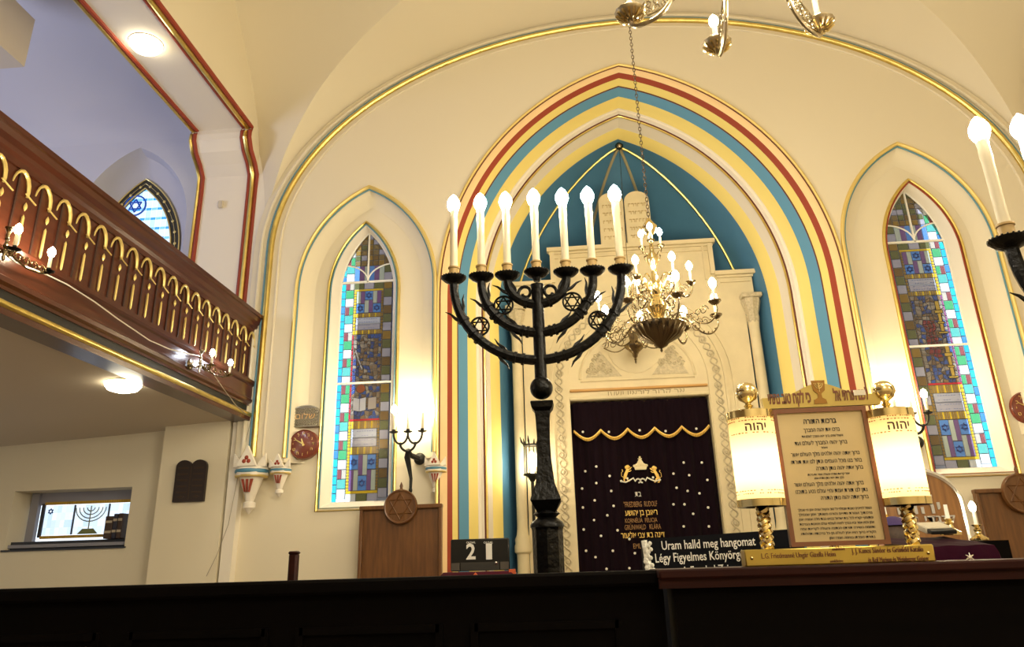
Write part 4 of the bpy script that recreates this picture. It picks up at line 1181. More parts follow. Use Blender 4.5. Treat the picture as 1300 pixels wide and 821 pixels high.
# ================================================================== MENORAHS
def menorah(bx, by, zc, label, zfoot, tilt=0.0):
    """zc = height of the drip pans, bx, by the stem"""
    t = thing('menorah', label, 'candelabrum', (bx, by, zfoot), 'black iron seven-branched candelabra')
    dz = zc - 2.69
    Z = lambda z: z + dz
    S = Vector((bx, by, 0))
    # stem
    m = MB(); s4 = Matrix.Rotation(pi / 4, 3, 'Z')
    m.lathe([(.026, Z(2.22)), (.026, Z(2.62)), (.03, Z(2.64))], S, 12); m.build('stem', blackm, t)
    m = MB(); m.sph((bx, by, Z(2.185)), .048, 18, 12); m.build('ball', blackm, t)
    m = MB()
    m.lathe([(.062, Z(2.125)), (.066, Z(2.12)), (.060, Z(2.10)), (.044, Z(2.085)), (.040, Z(2.06)), (.036, Z(1.98)), (.038, Z(1.90)), (.052, Z(1.80)), (.080, Z(1.745)), (.084, Z(1.735)), (.050, Z(1.69)), (.035, Z(1.675))], S, 4, R=s4)
    m.build('square_shaft', blackm, t, smooth=False)
    m = MB(); m.lathe([(.036, Z(1.70)), (.052, Z(1.685)), (.036, Z(1.672)), (.060, Z(1.655)), (.066, Z(1.645)), (.066, Z(1.635))], S, 16); m.build('neck_ring', blackm, t)
    m = MB(); m.lathe([(.064, Z(1.64)), (.060, Z(1.625)), (.058, Z(1.30)), (.064, Z(1.25)), (.064, Z(1.1)), (.11, Z(1.02)), (.13, zfoot + .04), (.15, zfoot)], S, 8); m.build('octagonal_base', blackm, t, smooth=False)
    arms = [(.365, 2.305), (.243, 2.425), (.128, 2.552)]
    for R_, zl in arms:
        for sg in (-1, 1):
            h = 2.665 - zl
            pts = [Vector((bx + sg * (R_ * sin(a)), by, Z(2.665 - h * cos(a)))) for a in [k * pi / 2 / 16 for k in range(17)]]
            pts = [Vector((bx, by, Z(zl)))] + pts
            m = MB(); m.tube(pts, [.023] + [.022 - .003 * k / 16 for k in range(17)], 8)
            # collar rings and thorn leaves
            for fr in ((.16, .20, .55, .60, .72) if R_ > .2 else (.3,)):
                i = int(fr * 16) + 1; d = (pts[i + 1] - pts[i - 1]).normalized()
                m.tube([pts[i] - d * .006, pts[i] + d * .006], .0265, 8)
            for fr, out in (((.30, 1), (.34, -1), (.70, -1), (.78, 1)) if R_ > .2 else ((.62, 1), (.70, -1))):
                i = int(fr * 16) + 1; d = (pts[i + 1] - pts[i - 1]).normalized(); nn = Vector((-d.z, 0, d.x)) * sg * out
                s_ = d if fr > .5 else (-d if out < 0 else d)
                m.tube([pts[i] + nn * .008, pts[i] + nn * .026 + s_ * .025, pts[i] + nn * .035 + s_ * .055, pts[i] + nn * .050 + s_ * .075], [.010, .008, .005, .0015], 5)
            m.build('branch', blackm, t)
    # pans, sockets, candles
    xs = [-.365, -.243, -.128, 0, .128, .243, .365]
    for i, x in enumerate(xs):
        e = Vector((bx + x, by, Z(2.69 + (.006 if i == 3 else 0))))
        m = MB(); m.lathe([(.014, -.04), (.020, -.024), (.040, -.014), (.055, .0), (.056, .006), (.050, .008), (.022, .002)], e, 24)
        for k in range(24): m.sph(e + Vector((.053 * cos(k * pi / 12), .053 * sin(k * pi / 12), .007)), .004, 5, 3)
        pn = m.build('drip_pan', blackm, t)
        m = MB(); m.lathe([(.021, .0), (.021, .045), (.025, .047), (.025, .053), (.018, .055)], e, 16); m.build('socket', cardb, pn)
        m = MB(); H_ = .325
        m.lathe([(.0165, .05), (.0162, H_ - .07), (.0185, H_ - .05), (.0165, H_ - .02), (.0185, H_), (.014, H_ + .006)], e, 14, lobes=5, lobe=.03); cd = m.build('candle_tube', waxm, pn)
        bulb(cd, e + Vector((0, 0, H_ + .03)), 1.55)
    # stars in rings between the branches
    for sg in (-1, 1):
        for x, z in ((.253, 2.465), (.148, 2.555)):
            m = MB(); c = Vector((bx + sg * x, by, Z(z)))
            m.tube([c + Vector((.040 * cos(a), 0, .040 * sin(a))) for a in [k * 2 * pi / 24 for k in range(24)]], .0048, 6, close=True)
            hexstar(c.x, c.z, .038, c.y, m, .0034); m.build('ringed_star', blackm, t)
        m = MB(); c = Vector((bx + sg * .052, by, Z(2.605)))
        m.tube([c + Vector((sg * .030 * cos(a) * (1 - a / 11), 0, .034 * sin(a) * (1 - a / 11))) for a in [-.8 + k * .45 for k in range(16)]], .0075, 6); m.build('volute', blackm, t)
    return t
menorah(-.115, 3.1, 2.69, 'tall black iron seven-branched menorah with seven lit candles, standing left of the ark', FLOOR)
menorah(1.635, 2.1, 2.325, 'black iron menorah at the right edge of the photo, only its outermost lights showing', FLOOR + .0)

# ================================================================== CHANDELIERS
def arm_light(t, c, ang, R_, zr, drop, cand, k=1.0, bm=bulbC, fil=True, panr=.042):
    """scroll arm from the body at c out to radius R_, pan at height zr"""
    d = Vector((cos(ang), sin(ang), 0)); e = c + d * R_ + Vector((0, 0, zr))
    a = MB(); s = c + d * (.07 * k)
    pts = [s, s + d * (R_ * .18) + Vector((0, 0, .05 * k)), c + d * (R_ * .50) + Vector((0, 0, .01 * k + zr * .3)), c + d * (R_ * .72) + Vector((0, 0, zr - drop * .95)), c + d * (R_ * .90) + Vector((0, 0, zr - drop)), c + d * R_ * 1.02 + Vector((0, 0, zr - drop * .5)), e]
    # smooth the path
    sm = []
    for i in range(len(pts) - 1):
        p0 = pts[max(0, i - 1)]; p1 = pts[i]; p2_ = pts[i + 1]; p3 = pts[min(len(pts) - 1, i + 2)]
        for j in range(5):
            u = j / 5; sm.append(.5 * (2 * p1 + (p2_ - p0) * u + (2 * p0 - 5 * p1 + 4 * p2_ - p3) * u * u + (3 * p1 - p0 - 3 * p2_ + p3) * u ** 3))
    sm.append(pts[-1])
    a.tube(sm, .0065 * k, 6)
    if fil:
        for q, rad, dirn in ((.42, .045, 1), (.62, .050, -1), (.80, .038, 1), (.70, .028, 1)):
            cc = c + d * (R_ * q) + Vector((0, 0, zr * q - drop * .35 + (.02 if dirn > 0 else -.015)))
            a.tube([cc + d * (dirn * rad * k * cos(g) * (1 - g / 11)) + Vector((0, 0, rad * k * sin(g) * (1 - g / 11))) for g in [j * .55 for j in range(17)]], .0036 * k, 5)
        for j in range(6):
            cc = sm[12 + j * 2]; a.sph(cc + Vector((0, 0, .014 * k)), .007 * k, 6, 4)
    ao = a.build('scroll_arm', dbrass, t)
    m = MB(); m.lathe([(.004 * k, -.03 * k), (.012 * k, -.022 * k), (panr * .55, -.018 * k), (panr, .004), (panr * 1.02, .010), (panr * .9, .010), (.012 * k, .0), (.012 * k, .02 * k), (.015 * k, .024 * k)], e, 24, lobes=12, lobe=.03); pn = m.build('drip_pan', dbrass, ao)
    m = MB(); m.lathe([(.0105 * k, .01), (.0105 * k, cand), (.006 * k, cand + .003)], e, 10); cd = m.build('candle_tube', waxm, pn)
    bulb(cd, e + Vector((0, 0, cand + .022 * k)), 1.45 * k, bm)
def chain(t, a, b, r=.010, name='chain', mat=None, link=.045):
    m = MB(); d = (b - a); L_ = d.length; n = int(L_ / (link * .72)); u = d.normalized()
    s1 = u.cross(Vector((0, 1, 0))); s1 = s1.normalized() if s1.length > .1 else Vector((1, 0, 0)); s2 = u.cross(s1)
    for i in range(n):
        c = a + d * ((i + .5) / n); s = s1 if i % 2 else s2
        m.tube([c + u * (link * .5 * cos(q)) + s * (r * sin(q)) for q in [k * 2 * pi / 8 for k in range(8)]], r * .28, 4, close=True)
    return m.build(name, mat or dbrass, t)
C = P(836, 405, 5.6); cc = Vector((C.x, 5.6, 3.10))
ch = thing('chandelier', 'two-tier brass chandelier full of lit candle bulbs, hanging in front of the ark', 'chandelier', (cc.x, cc.y, cc.z - .12), 'brass chandeliers')
zz = lambda px, py: P(px, py, 5.6).z
m = MB(); m.lathe([(.001, -.135), (.010, -.12), (.006, -.105), (.045, -.085), (.052, -.075), (.060, -.065), (.15, -.015), (.195, .055), (.20, .075), (.185, .082), (.12, .085)], cc, 96, lobes=24, lobe=.028); m.build('gadrooned_bowl', pbr('bowl_bronze', (.16, .12, .07), .25, 1.0), ch)
m = MB(); m.lathe([(.12, .08), (.05, .10), (.03, .14), (.06, .18), (.085, .22), (.05, .28), (.03, .32), (.055, .36), (.06, .40), (.028, .45), (.022, .55), (.045, .60), (.045, .64), (.018, .68), (.016, .82), (.045, .85), (.06, .90), (.03, .94), (.012, .97)], cc, 24); m.build('baluster_stem', brass, ch)
for i in range(8):
    a = i * pi / 4 + .2; arm_light(ch, cc + Vector((0, 0, .09)), a, .46, .07, .14, .115, 1.0, panr=.046)
for i in range(6):
    a = i * pi / 3 - .1; arm_light(ch, cc + Vector((0, 0, .28)), a, .27, .12, .11, .11, .9, panr=.038)
for i in range(3):
    a = i * 2 * pi / 3 + .4; arm_light(ch, cc + Vector((0, 0, .62)), a, .085, .12, .05, .10, .8, panr=.03, fil=False)
m = MB()
for i in range(12):
    a = i * pi / 6; d = Vector((cos(a), sin(a), 0)); b0 = cc + Vector((0, 0, .36))
    m.tube([b0 + d * (.06 + .07 * (1 - cos(q)) * .5 * 2 - .0) + Vector((0, 0, .10 * sin(q))) for q in [j * .4 for j in range(9)]], .0045, 5)
m.build('scroll_crown', brass, ch)
chain(ch, cc + Vector((0, 0, .96)), Vector((cc.x, cc.y, 7.2)), .011)
m = MB(); m.lathe([(.05, 0), (.045, -.03), (.015, -.06)], (cc.x, cc.y, 7.25), 16); m.build('ceiling_rose', dbrass, ch)

# hanging lamp of brass scrolls just behind the chandelier
q = P(806, 446, 7.58)
nt_ = thing('eternal_lamp', 'brass hanging lamp with scroll arms and pointed pendant, behind and below the chandelier', 'lamp', q - Vector((0, 0, .15)))
m = MB(); c = q
m.lathe([(.001, -.13), (.010, -.11), (.006, -.095), (.014, -.085), (.010, -.07), (.022, -.055), (.028, -.02), (.05, .0), (.095, .04), (.10, .06), (.055, .07), (.04, .12), (.06, .20), (.045, .24)], c, 24, lobes=8, lobe=.05); m.build('pendant_body', dbrass, nt_)
for i in range(5):
    a = i * 2 * pi / 5 + .1; d = Vector((cos(a), sin(a), 0)); m = MB(); b = c + Vector((0, 0, .10))
    m.tube([b + d * (.05 + .30 * u) + Vector((0, 0, -.07 * sin(u * pi))) for u in [j / 10 for j in range(11)]], .006, 6)
    for u, r_ in ((.35, .05), (.65, .055), (.9, .04)):
        e = b + d * (.05 + .30 * u) + Vector((0, 0, .02)); m.tube([e + d * (r_ * cos(g) * (1 - g / 11)) + Vector((0, 0, r_ * sin(g) * (1 - g / 11))) for g in [j * .55 for j in range(16)]], .004, 5)
    m.build('scroll_arm', dbrass, nt_)
    chain(nt_, b + d * .34, Vector((c.x, c.y, c.z + .95)), .007, 'chain', dbrass, .035)
m = MB(); m.tube([c + Vector((0, 0, .95)), BOSS + Vector((0, -.05, -.06))], .003, 4); m.build('cable', dbrass, nt_)

# near chandelier above the photographer, only three arms in the photo
def near_pan(px, py, Y): return P(px, py, Y)
def at_z(px, py, z): return on_z(px, py, z)
A1, A2, A3 = at_z(800, 17, 3.40), at_z(910, 56, 3.40), at_z(1040, 30, 3.40)
cz = 3.40
cn = Vector(((A1.x + A3.x) / 2, A2.y - .42, 3.66))
chn = thing('chandelier', 'large brass chandelier hanging above the foreground, only its lower arms in the photo', 'chandelier', (cn.x, cn.y, cn.z), 'brass chandeliers')
m = MB(); m.lathe([(.001, .06), (.01, .08), (.03, .12), (.08, .16), (.11, .24), (.08, .28), (.04, .32), (.06, .42), (.03, .5), (.02, .9)], cn, 24); m.build('baluster_stem', dbrass, chn)
def near_arm(e, cand=.13):
    d = Vector((e.x - cn.x, e.y - cn.y, 0)); R_ = d.length; d.normalize(); top = cn + Vector((0, 0, .30)); a = MB()
    zl = e.z
    O = Vector((cn.x, cn.y, zl))
    key = [top + d * .06, O + d * R_ * .28 + Vector((0, 0, .42)), O + d * R_ * .42 + Vector((0, 0, .22)), O + d * R_ * .54 + Vector((0, 0, .04)), O + d * R_ * .70 + Vector((0, 0, -.055)), O + d * R_ * .92 + Vector((0, 0, -.070)), O + d * R_ * 1.0 + Vector((0, 0, -.045)), e]
    sm = []
    for i in range(len(key) - 1):
        p0 = key[max(0, i - 1)]; p1 = key[i]; p2_ = key[i + 1]; p3 = key[min(len(key) - 1, i + 2)]
        for j in range(6):
            u = j / 6; sm.append(.5 * (2 * p1 + (p2_ - p0) * u + (2 * p0 - 5 * p1 + 4 * p2_ - p3) * u * u + (3 * p1 - p0 - 3 * p2_ + p3) * u ** 3))
    sm.append(key[-1])
    a.tube(sm, .0085, 7); a.tube([p + Vector((0, 0, .030)) - d * .020 for p in sm[6:30]], .0045, 6)
    for ii in range(5):
        for jj in range(3):
            fr = .60 + .075 * ii; zz0 = -.035 + .032 * jj
            if jj == 2 and ii > 2: continue
            p = O + d * R_ * fr + Vector((0, 0, zz0 + .02 * (4 - ii) / 4)); r_ = .015; sg = -1 if (ii + jj) % 2 else 1
            a.tube([p + d * (sg * r_ * cos(g) * (1 - g / 11)) + Vector((0, 0, r_ * 1.2 * sin(g) * (1 - g / 11))) for g in [j * .6 for j in range(15)]], .0030, 5)
    a.tube([O + d * R_ * .50 + Vector((0, 0, .09)), O + d * R_ * .62 + Vector((0, 0, .065)), O + d * R_ * .78 + Vector((0, 0, .035)), O + d * R_ * .93 + Vector((0, 0, .0))], .004, 5)
    ao = a.build('scroll_arm', abrass, chn)
    m = MB(); m.lathe([(.006, -.022), (.028, -.026), (.052, -.008), (.057, .004), (.052, .010), (.016, .004), (.011, .020), (.013, .03), (.011, .034)], e, 28, lobes=14, lobe=.025); pn = m.build('drip_pan', abrass, ao)
    m = MB()
    for k in range(14):
        th = k * pi / 7; dd = Vector((cos(th), sin(th), 0)); m.tube([e + dd * .014 + Vector((0, 0, -.030)), e + dd * .032 + Vector((0, 0, -.026)), e + dd * .052 + Vector((0, 0, -.008))], [.0018, .005, .0058], 5)
    m.build('gadroon', brass, pn)
    m = MB(); m.lathe([(.0105, .03), (.0105, cand)], e, 10); cd = m.build('candle_tube', waxm, pn)
    bulb(cd, e + Vector((0, 0, cand + .02)), 1.0, bulbS)
near_arm(A1); near_arm(A2, .085); near_arm(A3)
for k in (0, 1, 2, 3):
    a = radians(205 + 43 * k); near_arm(Vector((cn.x + .42 * cos(a), cn.y + .42 * sin(a), cz)))
chain(chn, cn + Vector((0, 0, .9)), Vector((cn.x, cn.y, 7.2)), .011)

# ================================================================== BIMAH
DT = 1.476
par = thing('bimah_parapet', 'near-black wooden parapet of the reading platform across the bottom of the photo', 'parapet', (-1.2, 2.36, FLOOR))
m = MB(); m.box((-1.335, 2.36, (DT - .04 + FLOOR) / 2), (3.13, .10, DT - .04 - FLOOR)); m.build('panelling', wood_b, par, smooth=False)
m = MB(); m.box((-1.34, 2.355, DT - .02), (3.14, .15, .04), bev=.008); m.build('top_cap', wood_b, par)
m = MB()
for i in range(6):
    x = -2.6 + i * .5
    for a, b, c_, d in ((x, 0, .40, .02), ):
        m.box((x, 2.305, 1.34), (.40, .014, .02)); m.box((x, 2.305, .62), (.40, .014, .02)); m.box((x - .2, 2.305, .98), (.02, .014, .74)); m.box((x + .2, 2.305, .98), (.02, .014, .74))
m.build('panel_moulding', wood_b, par, smooth=False)
q = P(373, 702, 2.47)
m = MB(); m.box((q.x, 2.475, (q.z + FLOOR) / 2), (.028, .028, q.z - FLOOR), bev=.006)
m.box((q.x, 2.475, q.z + .001), (.031, .031, .010), bev=.004)
tag(m.build('post', wood_k, base=(q.x, 2.475, FLOOR)), 'short dark red wooden post rising behind the parapet at the lower left', 'post')

desk = thing('reading_desk', 'dark reddish wooden reading desk across the lower right with a polished edge', 'desk', (.78, 2.4, FLOOR))
d0 = P(836, 724, 2.22)
m = MB(); m.box(((d0.x + 1.6) / 2, 2.38, 1.465), (1.6 - d0.x, .34, .025), bev=.005); m.build('desk_top', wood_k, desk)
m = MB(); m.box(((d0.x + 1.6) / 2, 2.24, 1.441), (1.60 - d0.x, .03, .024)); m.build('apron', wood_k, desk, smooth=False)
m = MB(); m.box(((d0.x + 1.64) / 2, 2.34, (1.452 + FLOOR) / 2), (1.56 - d0.x, .18, 1.452 - FLOOR)); m.build('pedestal', wood_b, desk, smooth=False)

# ---- blessings stand on the desk
BY = 2.32
st = thing('blessing_stand', 'brass prayer board with Hebrew text between two glowing parchment cylinder lamps, on the reading desk', 'prayer board', (.72, BY, 1.4775))
a, b = P(946, 697, BY - .03), P(1187, 691, BY - .03); a2, b2 = P(946, 718, BY - .03), P(1187, 713, BY - .03)
bx0, bx1 = (a.x + a2.x) / 2, (b.x + b2.x) / 2; bzt = (a.z + b.z) / 2
m = MB(); m.box(((bx0 + bx1) / 2, BY, (bzt + 1.4775) / 2), (bx1 - bx0, .06, bzt - 1.4775), bev=.003); m.build('base_block', pbr('brass_plate', (.58, .42, .10), .3, .9, noise=.25, nscale=6), st)
m = MB()
for x in (bx0 + .018, bx1 - .018): m.sph((x, BY - .031, (bzt + 1.4775) / 2), .005, 8, 5)
m.build('screw', brass, st)
zt_ = (bzt + 1.4775) / 2
text('engraved_text', 'L.G. Friedmanné Ungár Gizella Heim', Vector((bx0 + .145, BY - .0315, zt_ + .004)), .02, brown, st, width=.20)
text('engraved_text', 'J. J. Kunos Sándor és Grünfeld Katalin', Vector((bx1 - .125, BY - .0315, zt_ + .010)), .02, brown, st, width=.19)
text('engraved_text', 'és Reif Mariann és Weinberger György', Vector((bx1 - .10, BY - .0315, zt_ - .014)), .018, brown, st, width=.16)
text('engraved_text', 'emlékére', Vector(((bx0 + bx1) / 2 - .0, BY - .0315, zt_ + .017)), .012, brown, st, width=.035)
text('engraved_text', 'emlékére', Vector(((bx0 + bx1) / 2 - .01, BY - .0315, zt_ - .014)), .012, brown, st, width=.035)
# board
tl, tr, br_, bl = P(983, 521, BY), P(1102, 515, BY), P(1124, 691, BY), P(999, 694, BY)
px0 = (tl.x + bl.x) / 2; px1 = (tr.x + br_.x) / 2; pz1 = (tl.z + tr.z) / 2; pz0 = (bl.z + br_.z) / 2
pcx = (px0 + px1) / 2
m = MB(); fr = .0125
o = [(px0, pz0), (px1, pz0), (px1, pz1), (px0, pz1)]; i_ = [(px0 + fr, pz0 + fr), (px1 - fr, pz0 + fr), (px1 - fr, pz1 - fr), (px0 + fr, pz1 - fr)]
m.prism([o, i_], BY - .012, BY + .010); m.build('wooden_frame', framew, st, smooth=False)
m = MB(); m.box((pcx, BY + .001, (pz0 + pz1) / 2), (px1 - px0 - .01, .010, pz1 - pz0 - .01)); bo = m.build('text_board', goldpl, st, smooth=False)
m = MB(); m.box((pcx - .0, BY + .014, (pz0 + 1.53) / 2 + .05), (.02, .01, .2)); m.box((pcx, BY, (pz0 + bzt) / 2), (.012, .02, pz0 - bzt + .01)); m.build('board_foot', brass, st)
H_ = pz1 - pz0
def ln(s_, f, wd, sz, dx=0, mt=black, bold=0): text('prayer_line', s_, Vector((pcx + dx, BY - .0052, pz1 - H_ * f)), sz, mt, bo, width=wd, heb=True, ext=.0004, bold=bold)
ln('ברכות התורה', .100, .094, .021, 0, bold=.012)
ln('ברכו את יהוה המברך', .165, .104, .0165, .001)
ln('והקהל עונים: ברוך יהוה המברך לעולם ועד', .212, .118, .0095, .0)
ln('ברוך יהוה המברך לעולם ועד', .262, .150, .0165, -.007)
ln('ואומר', .300, .018, .009)
ln('ברוך אתה יהוה אלהינו מלך העולם אשר', .345, .195, .016, 0)
ln('בחר בנו מכל העמים ונתן לנו את תורתו', .400, .200, .016, .0)
ln('ברוך אתה יהוה נותן התורה', .452, .132, .016, .034)
ln('אחרי קריאת התורה והעולה אומר את ברכתו', .495, .118, .0085, 0)
ln('ברוך אתה יהוה נותן התורה ועמו', .522, .082, .0085, 0)
ln('ברוך אתה יהוה אלהינו מלך העולם אשר', .565, .195, .016, -.004)
ln('נתן לנו תורת אמת וחיי עולם נטע בתוכנו', .615, .200, .016, 0)
ln('ברוך אתה יהוה נותן התורה', .665, .132, .016, .034)
txt = ['הגומל לחייבים טובות שגמלני כל טוב והקהל עונים אמן מי שגמלך', 'ברכותיך ועטרת פדויים והורנו משנתך אמן שנגמלך', 'ומתעטף וקורא לכל בית ישראל בבואו כבוד מלכו אמורה אמן', 'אמן והוא אמר ובא בברך לנצח לעולמי עולם הטובות והברכות', 'ותשמח השיירה תורתנו הנתונה והעולה לקריאת שמה', 'הקורא ברוך הוא אמן לעולם מן כל ברכותיו ותהלותיו', 'בתורתו ואמרתו בנחמה ואמרו אמן']
for i, s_ in enumerate(txt): ln(s_, .745 + i * .0335, .205 if i < 6 else .125, .0098, 0 if i < 6 else .036)
# crest
cl, cr_ = P(968, 520, BY), P(1118, 513, BY); ctop = P(1037, 484, BY)
ccx = (cl.x + cr_.x) / 2; cz0 = (cl.z + cr_.z) / 2; hw_ = (cr_.x - cl.x) / 2; ctz = ctop.z - .008
pts = []
for i in range(25):
    u = -1 + 2 * i / 24
    pts.append((ccx + hw_ * u, cz0 + .032 + (ctz - cz0 - .032) * (.5 + .5 * cos(pi * min(1, abs(u) / .72)))))
m = MB(); m.prism([[(ccx - hw_ * .98, cz0), (ccx + hw_ * .98, cz0)] + pts[::-1]], BY - .010, BY + .012)
cb = m.build('crest_board', pbr('crest_brass', (.50, .38, .12), .35, .85), st, smooth=False)
text('crest_lettering', 'כי לקח טוב נתתי', Vector((ccx - .092, BY - .0112, cz0 + .028)), .046, brown, cb, width=.125, heb=True, ext=.0008, bold=.03)
text('crest_lettering', 'לכם תורתי אל', Vector((ccx + .088, BY - .0112, cz0 + .030)), .046, brown, cb, width=.100, heb=True, ext=.0008, bold=.03)
m = MB(); gz = cz0 + .008
m.prism([[(ccx - .022, gz), (ccx + .016, gz), (ccx + .014, gz + .012), (ccx + .004, gz + .018), (ccx + .003, gz + .030), (ccx + .015, gz + .040), (ccx + .018, gz + .070), (ccx - .022, gz + .070), (ccx - .019, gz + .040), (ccx - .008, gz + .030), (ccx - .009, gz + .018), (ccx - .020, gz + .012)]], BY - .0125, BY - .010)
m.build('goblet_emblem', pbr('emblem_bronze', (.30, .15, .03), .4, .6), cb, smooth=False)
m = MB()
for r_ in (.0035, .008, .0125): m.tube([Vector((ccx - .002 + r_ * cos(a), BY - .0135, gz + .062 + r_ * 1.3 * sin(a))) for a in [pi + k * pi / 8 for k in range(9)]], .0011, 4)
m.tube([Vector((ccx - .002, BY - .0135, gz + .064)), Vector((ccx - .002, BY - .0135, gz + .036))], .0012, 4)
m.build('emblem_candelabrum', goldp, cb)
m = MB(); m.box((ccx + .113, BY - .0115, cz0 + .036), (.034, .002, .016)); m.build('worn_patch', silver, cb, smooth=False)
# lamps
lamps_in = []
for (fx, fy), (sx, sy), (bxp, byp) in (((948, 490), (961, 582), (967, 668)), ((1123, 488), (1140, 580), (1149, 665))):
    q = P(sx, sy, BY); qb = P(bxp, byp, BY); X = q.x - .004
    t0 = P(sx, sy - 51, BY).z; t1 = P(sx, sy + 55, BY).z
    c = Vector((X, BY, 0)); R_ = .066
    m = MB(); m.lathe([(R_, t1), (R_, t0)], c, 40)
    # open cylinder (no caps)
    m.f = m.f[:-2]; m.m = m.m[:-2]; m.c = m.c[:-2]
    sh_ = m.build('lamp_shade', shade, st, fix=False)
    m = MB(); m.lathe([(R_ + .002, t1 - .014), (R_ + .003, t1 + .006), (R_ - .002, t1 + .006), (R_ - .02, t1 - .014)], c, 40)
    m.build('brass_band', brass, sh_); m = MB()
    m.lathe([(R_ - .02, t0 - .003), (R_ + .003, t0 - .004), (R_ + .003, t0 + .018), (R_ - .01, t0 + .022), (.02, t0 + .022)], c, 40); m.build('brass_band', brass, sh_)
    m = MB(); fz = t0 + .020
    m.lathe([(.022, fz), (.018, fz + .006), (.009, fz + .012), (.014, fz + .018), (.008, fz + .024), (.010, fz + .028), (.026, fz + .038), (.033, fz + .055), (.031, fz + .070), (.020, fz + .084), (.006, fz + .089), (.001, fz + .090)], c, 24); m.build('finial', brass, sh_)
    m = MB(); 
    zb_, zt2 = bzt, t1 - .012
    for ph in (0, pi):
        m.tube([Vector((X + .010 * cos(z * 190 + ph), BY + .010 * sin(z * 190 + ph), z)) for z in [zb_ + (zt2 - zb_) * k / 60 for k in range(61)]], .0105, 7)
    m.build('twisted_column', brass, sh_)
    m = MB(); m.tube([Vector((X, BY, t1 - .01)), Vector((X, BY, t1 + .03))], .012, 8); m.build('socket', brass, sh_)
    m = MB(); zc = (t0 + t1) / 2; m.lathe([(.010, zc - .085), (.016, zc - .075), (.016, zc + .03), (.010, zc + .04)], c, 12); m.build('lamp_tube', lampin, sh_)
    # lettering and brick-like ornament on the parchment
    rnd = random.Random(2)
    for zf, n in ((t0 - .006, 60), (t0 - .014, 44), (t1 + .028, 44), (t1 + .020, 60), (t0 - .05, 40)):
        m = MB()
        for k in range(n):
            th = -pi + 2 * pi * k / n
            if rnd.random() < .75:
                d = Vector((cos(th), sin(th), 0)); m.box(c + d * (R_ + .0006) + Vector((0, 0, zf)), (.0008, R_ * 2 * pi / n * .6, .0018 + .002 * rnd.random()), R=Matrix.Rotation(th, 3, 'Z'))
        m.build('shade_ornament', pbr('faded_ochre_ink', (.35, .14, .04), .7), sh_, smooth=False)
    for i, chh in enumerate('הוהי'):
        th = radians(-120 + i * 14 + 10); d = Vector((cos(th), sin(th), 0))
        text('shade_letter', chh, c + d * (R_ + .0012) + Vector((0, 0, t0 - .034)), .034, pbr('shade_ink', (.05, .02, .01), .7), sh_, yaw=th + pi / 2, ext=.0003, bold=.02)

# ---- black cloth cover with embroidered Hungarian line (reader's desk in front of the ark)
SY = 3.0
tl, tr = P(816, 684, SY), P(1000, 671, SY); bl = P(822, 745, SY)
cov = thing('lectern_cover', 'black lectern cloth with white Hungarian lettering and a silver lace end', 'cloth', ((tl.x + tr.x) / 2, SY, FLOOR))
m = MB(); zt0 = (tl.z + tr.z) / 2; wX0, wX1 = tl.x + .01, tr.x + .05
sl = (tr.z - tl.z) / (tr.x - tl.x)
m.prism([[(wX0 + .01, FLOOR), (wX1, FLOOR), (wX1, tr.z), (wX0, tl.z)]], SY, SY + .25); m.build('cloth', clothk, cov, smooth=False)
m = MB(); rnd = random.Random(8)
lx = P(822, 690, SY).x
for k in range(38):
    z = tl.z - .012 - k * .0042; ww = .016 + .014 * (k / 60) ** 2
    m.sph((lx - .004 + ww * (rnd.random() - .5) * 1.6 + .0 + .010 * (k / 60), SY - .006, z), .008, 5, 4)
m.tube([Vector((lx - .012, SY - .004, tl.z - .005)), Vector((lx, SY - .004, tl.z - .12)), Vector((lx + .002, SY - .004, tl.z - .155))], [.012, .014, .016], 6, flat=.3)
m.build('silver_lace', threadw, cov)
def sgn(s_, x0, y0, x1, y1, sz, full=None):
    a, b = P(x0, y0, SY - .004), P(x1, y1, SY - .004); c = (a + b) / 2
    text('white_lettering', s_, Vector((c.x, SY - .003, c.z)), sz, white, cov, width=abs(b.x - a.x), roll=-atan2(b.z - a.z, b.x - a.x), bold=.008)
sgn('Uram halld meg hangomat', 840, 693, 959, 687, .044)
sgn('Légy Figyelmes Könyörgésemre', 832, 709, 972, 702, .044)
sgn('A Frankel Zsinagóga', 866, 725, 956, 720, .040)

# ---- number board on a red cloth lectern
NY = 2.9
a, b, c_ = P(574, 684, NY), P(646, 683, NY), P(570, 725, NY); d_ = P(647, 724, NY)
nb = thing('number_board', 'black sign board showing the white numbers 2 and 1, standing on a red cloth', 'sign', ((a.x + b.x) / 2, NY, c_.z))
x0, x1, z0, z1 = (a.x + c_.x) / 2, (b.x + d_.x) / 2, (c_.z + d_.z) / 2, (a.z + b.z) / 2
m = MB(); m.box(((x0 + x1) / 2, NY + .01, (z0 + z1) / 2), (x1 - x0, .02, z1 - z0), bev=.004); m.build('board', blackp, nb)
m = MB()
for x in (x0 + .018, x1 - .018): m.box((x, NY - .002, z0 + .016), (.030, .006, .026))
m.build('corner_plate', greyp, nb, smooth=False)
m = MB(); m.box(((x0 + x1) / 2, NY - .001, z0 + .016), (x1 - x0 - .075, .004, .028)); m.build('lower_strip', pbr('grey_slate', (.03, .028, .026), .4), nb, smooth=False)
for s_, xx, yy_, hh_ in (('2', 598, 701, .075), ('1', 621, 701, .075)):
    q = P(xx, yy_, NY); text('numeral', s_, Vector((q.x, NY - .004, q.z)), hh_, white, nb, width=(.034 if s_ == '2' else .022), bold=.02)
for xx in (598, 620): q = P(xx, 688.5, NY); text('small_lettering', 'OLDAL', Vector((q.x, NY - .003, q.z)), .010, white, nb, width=.034)
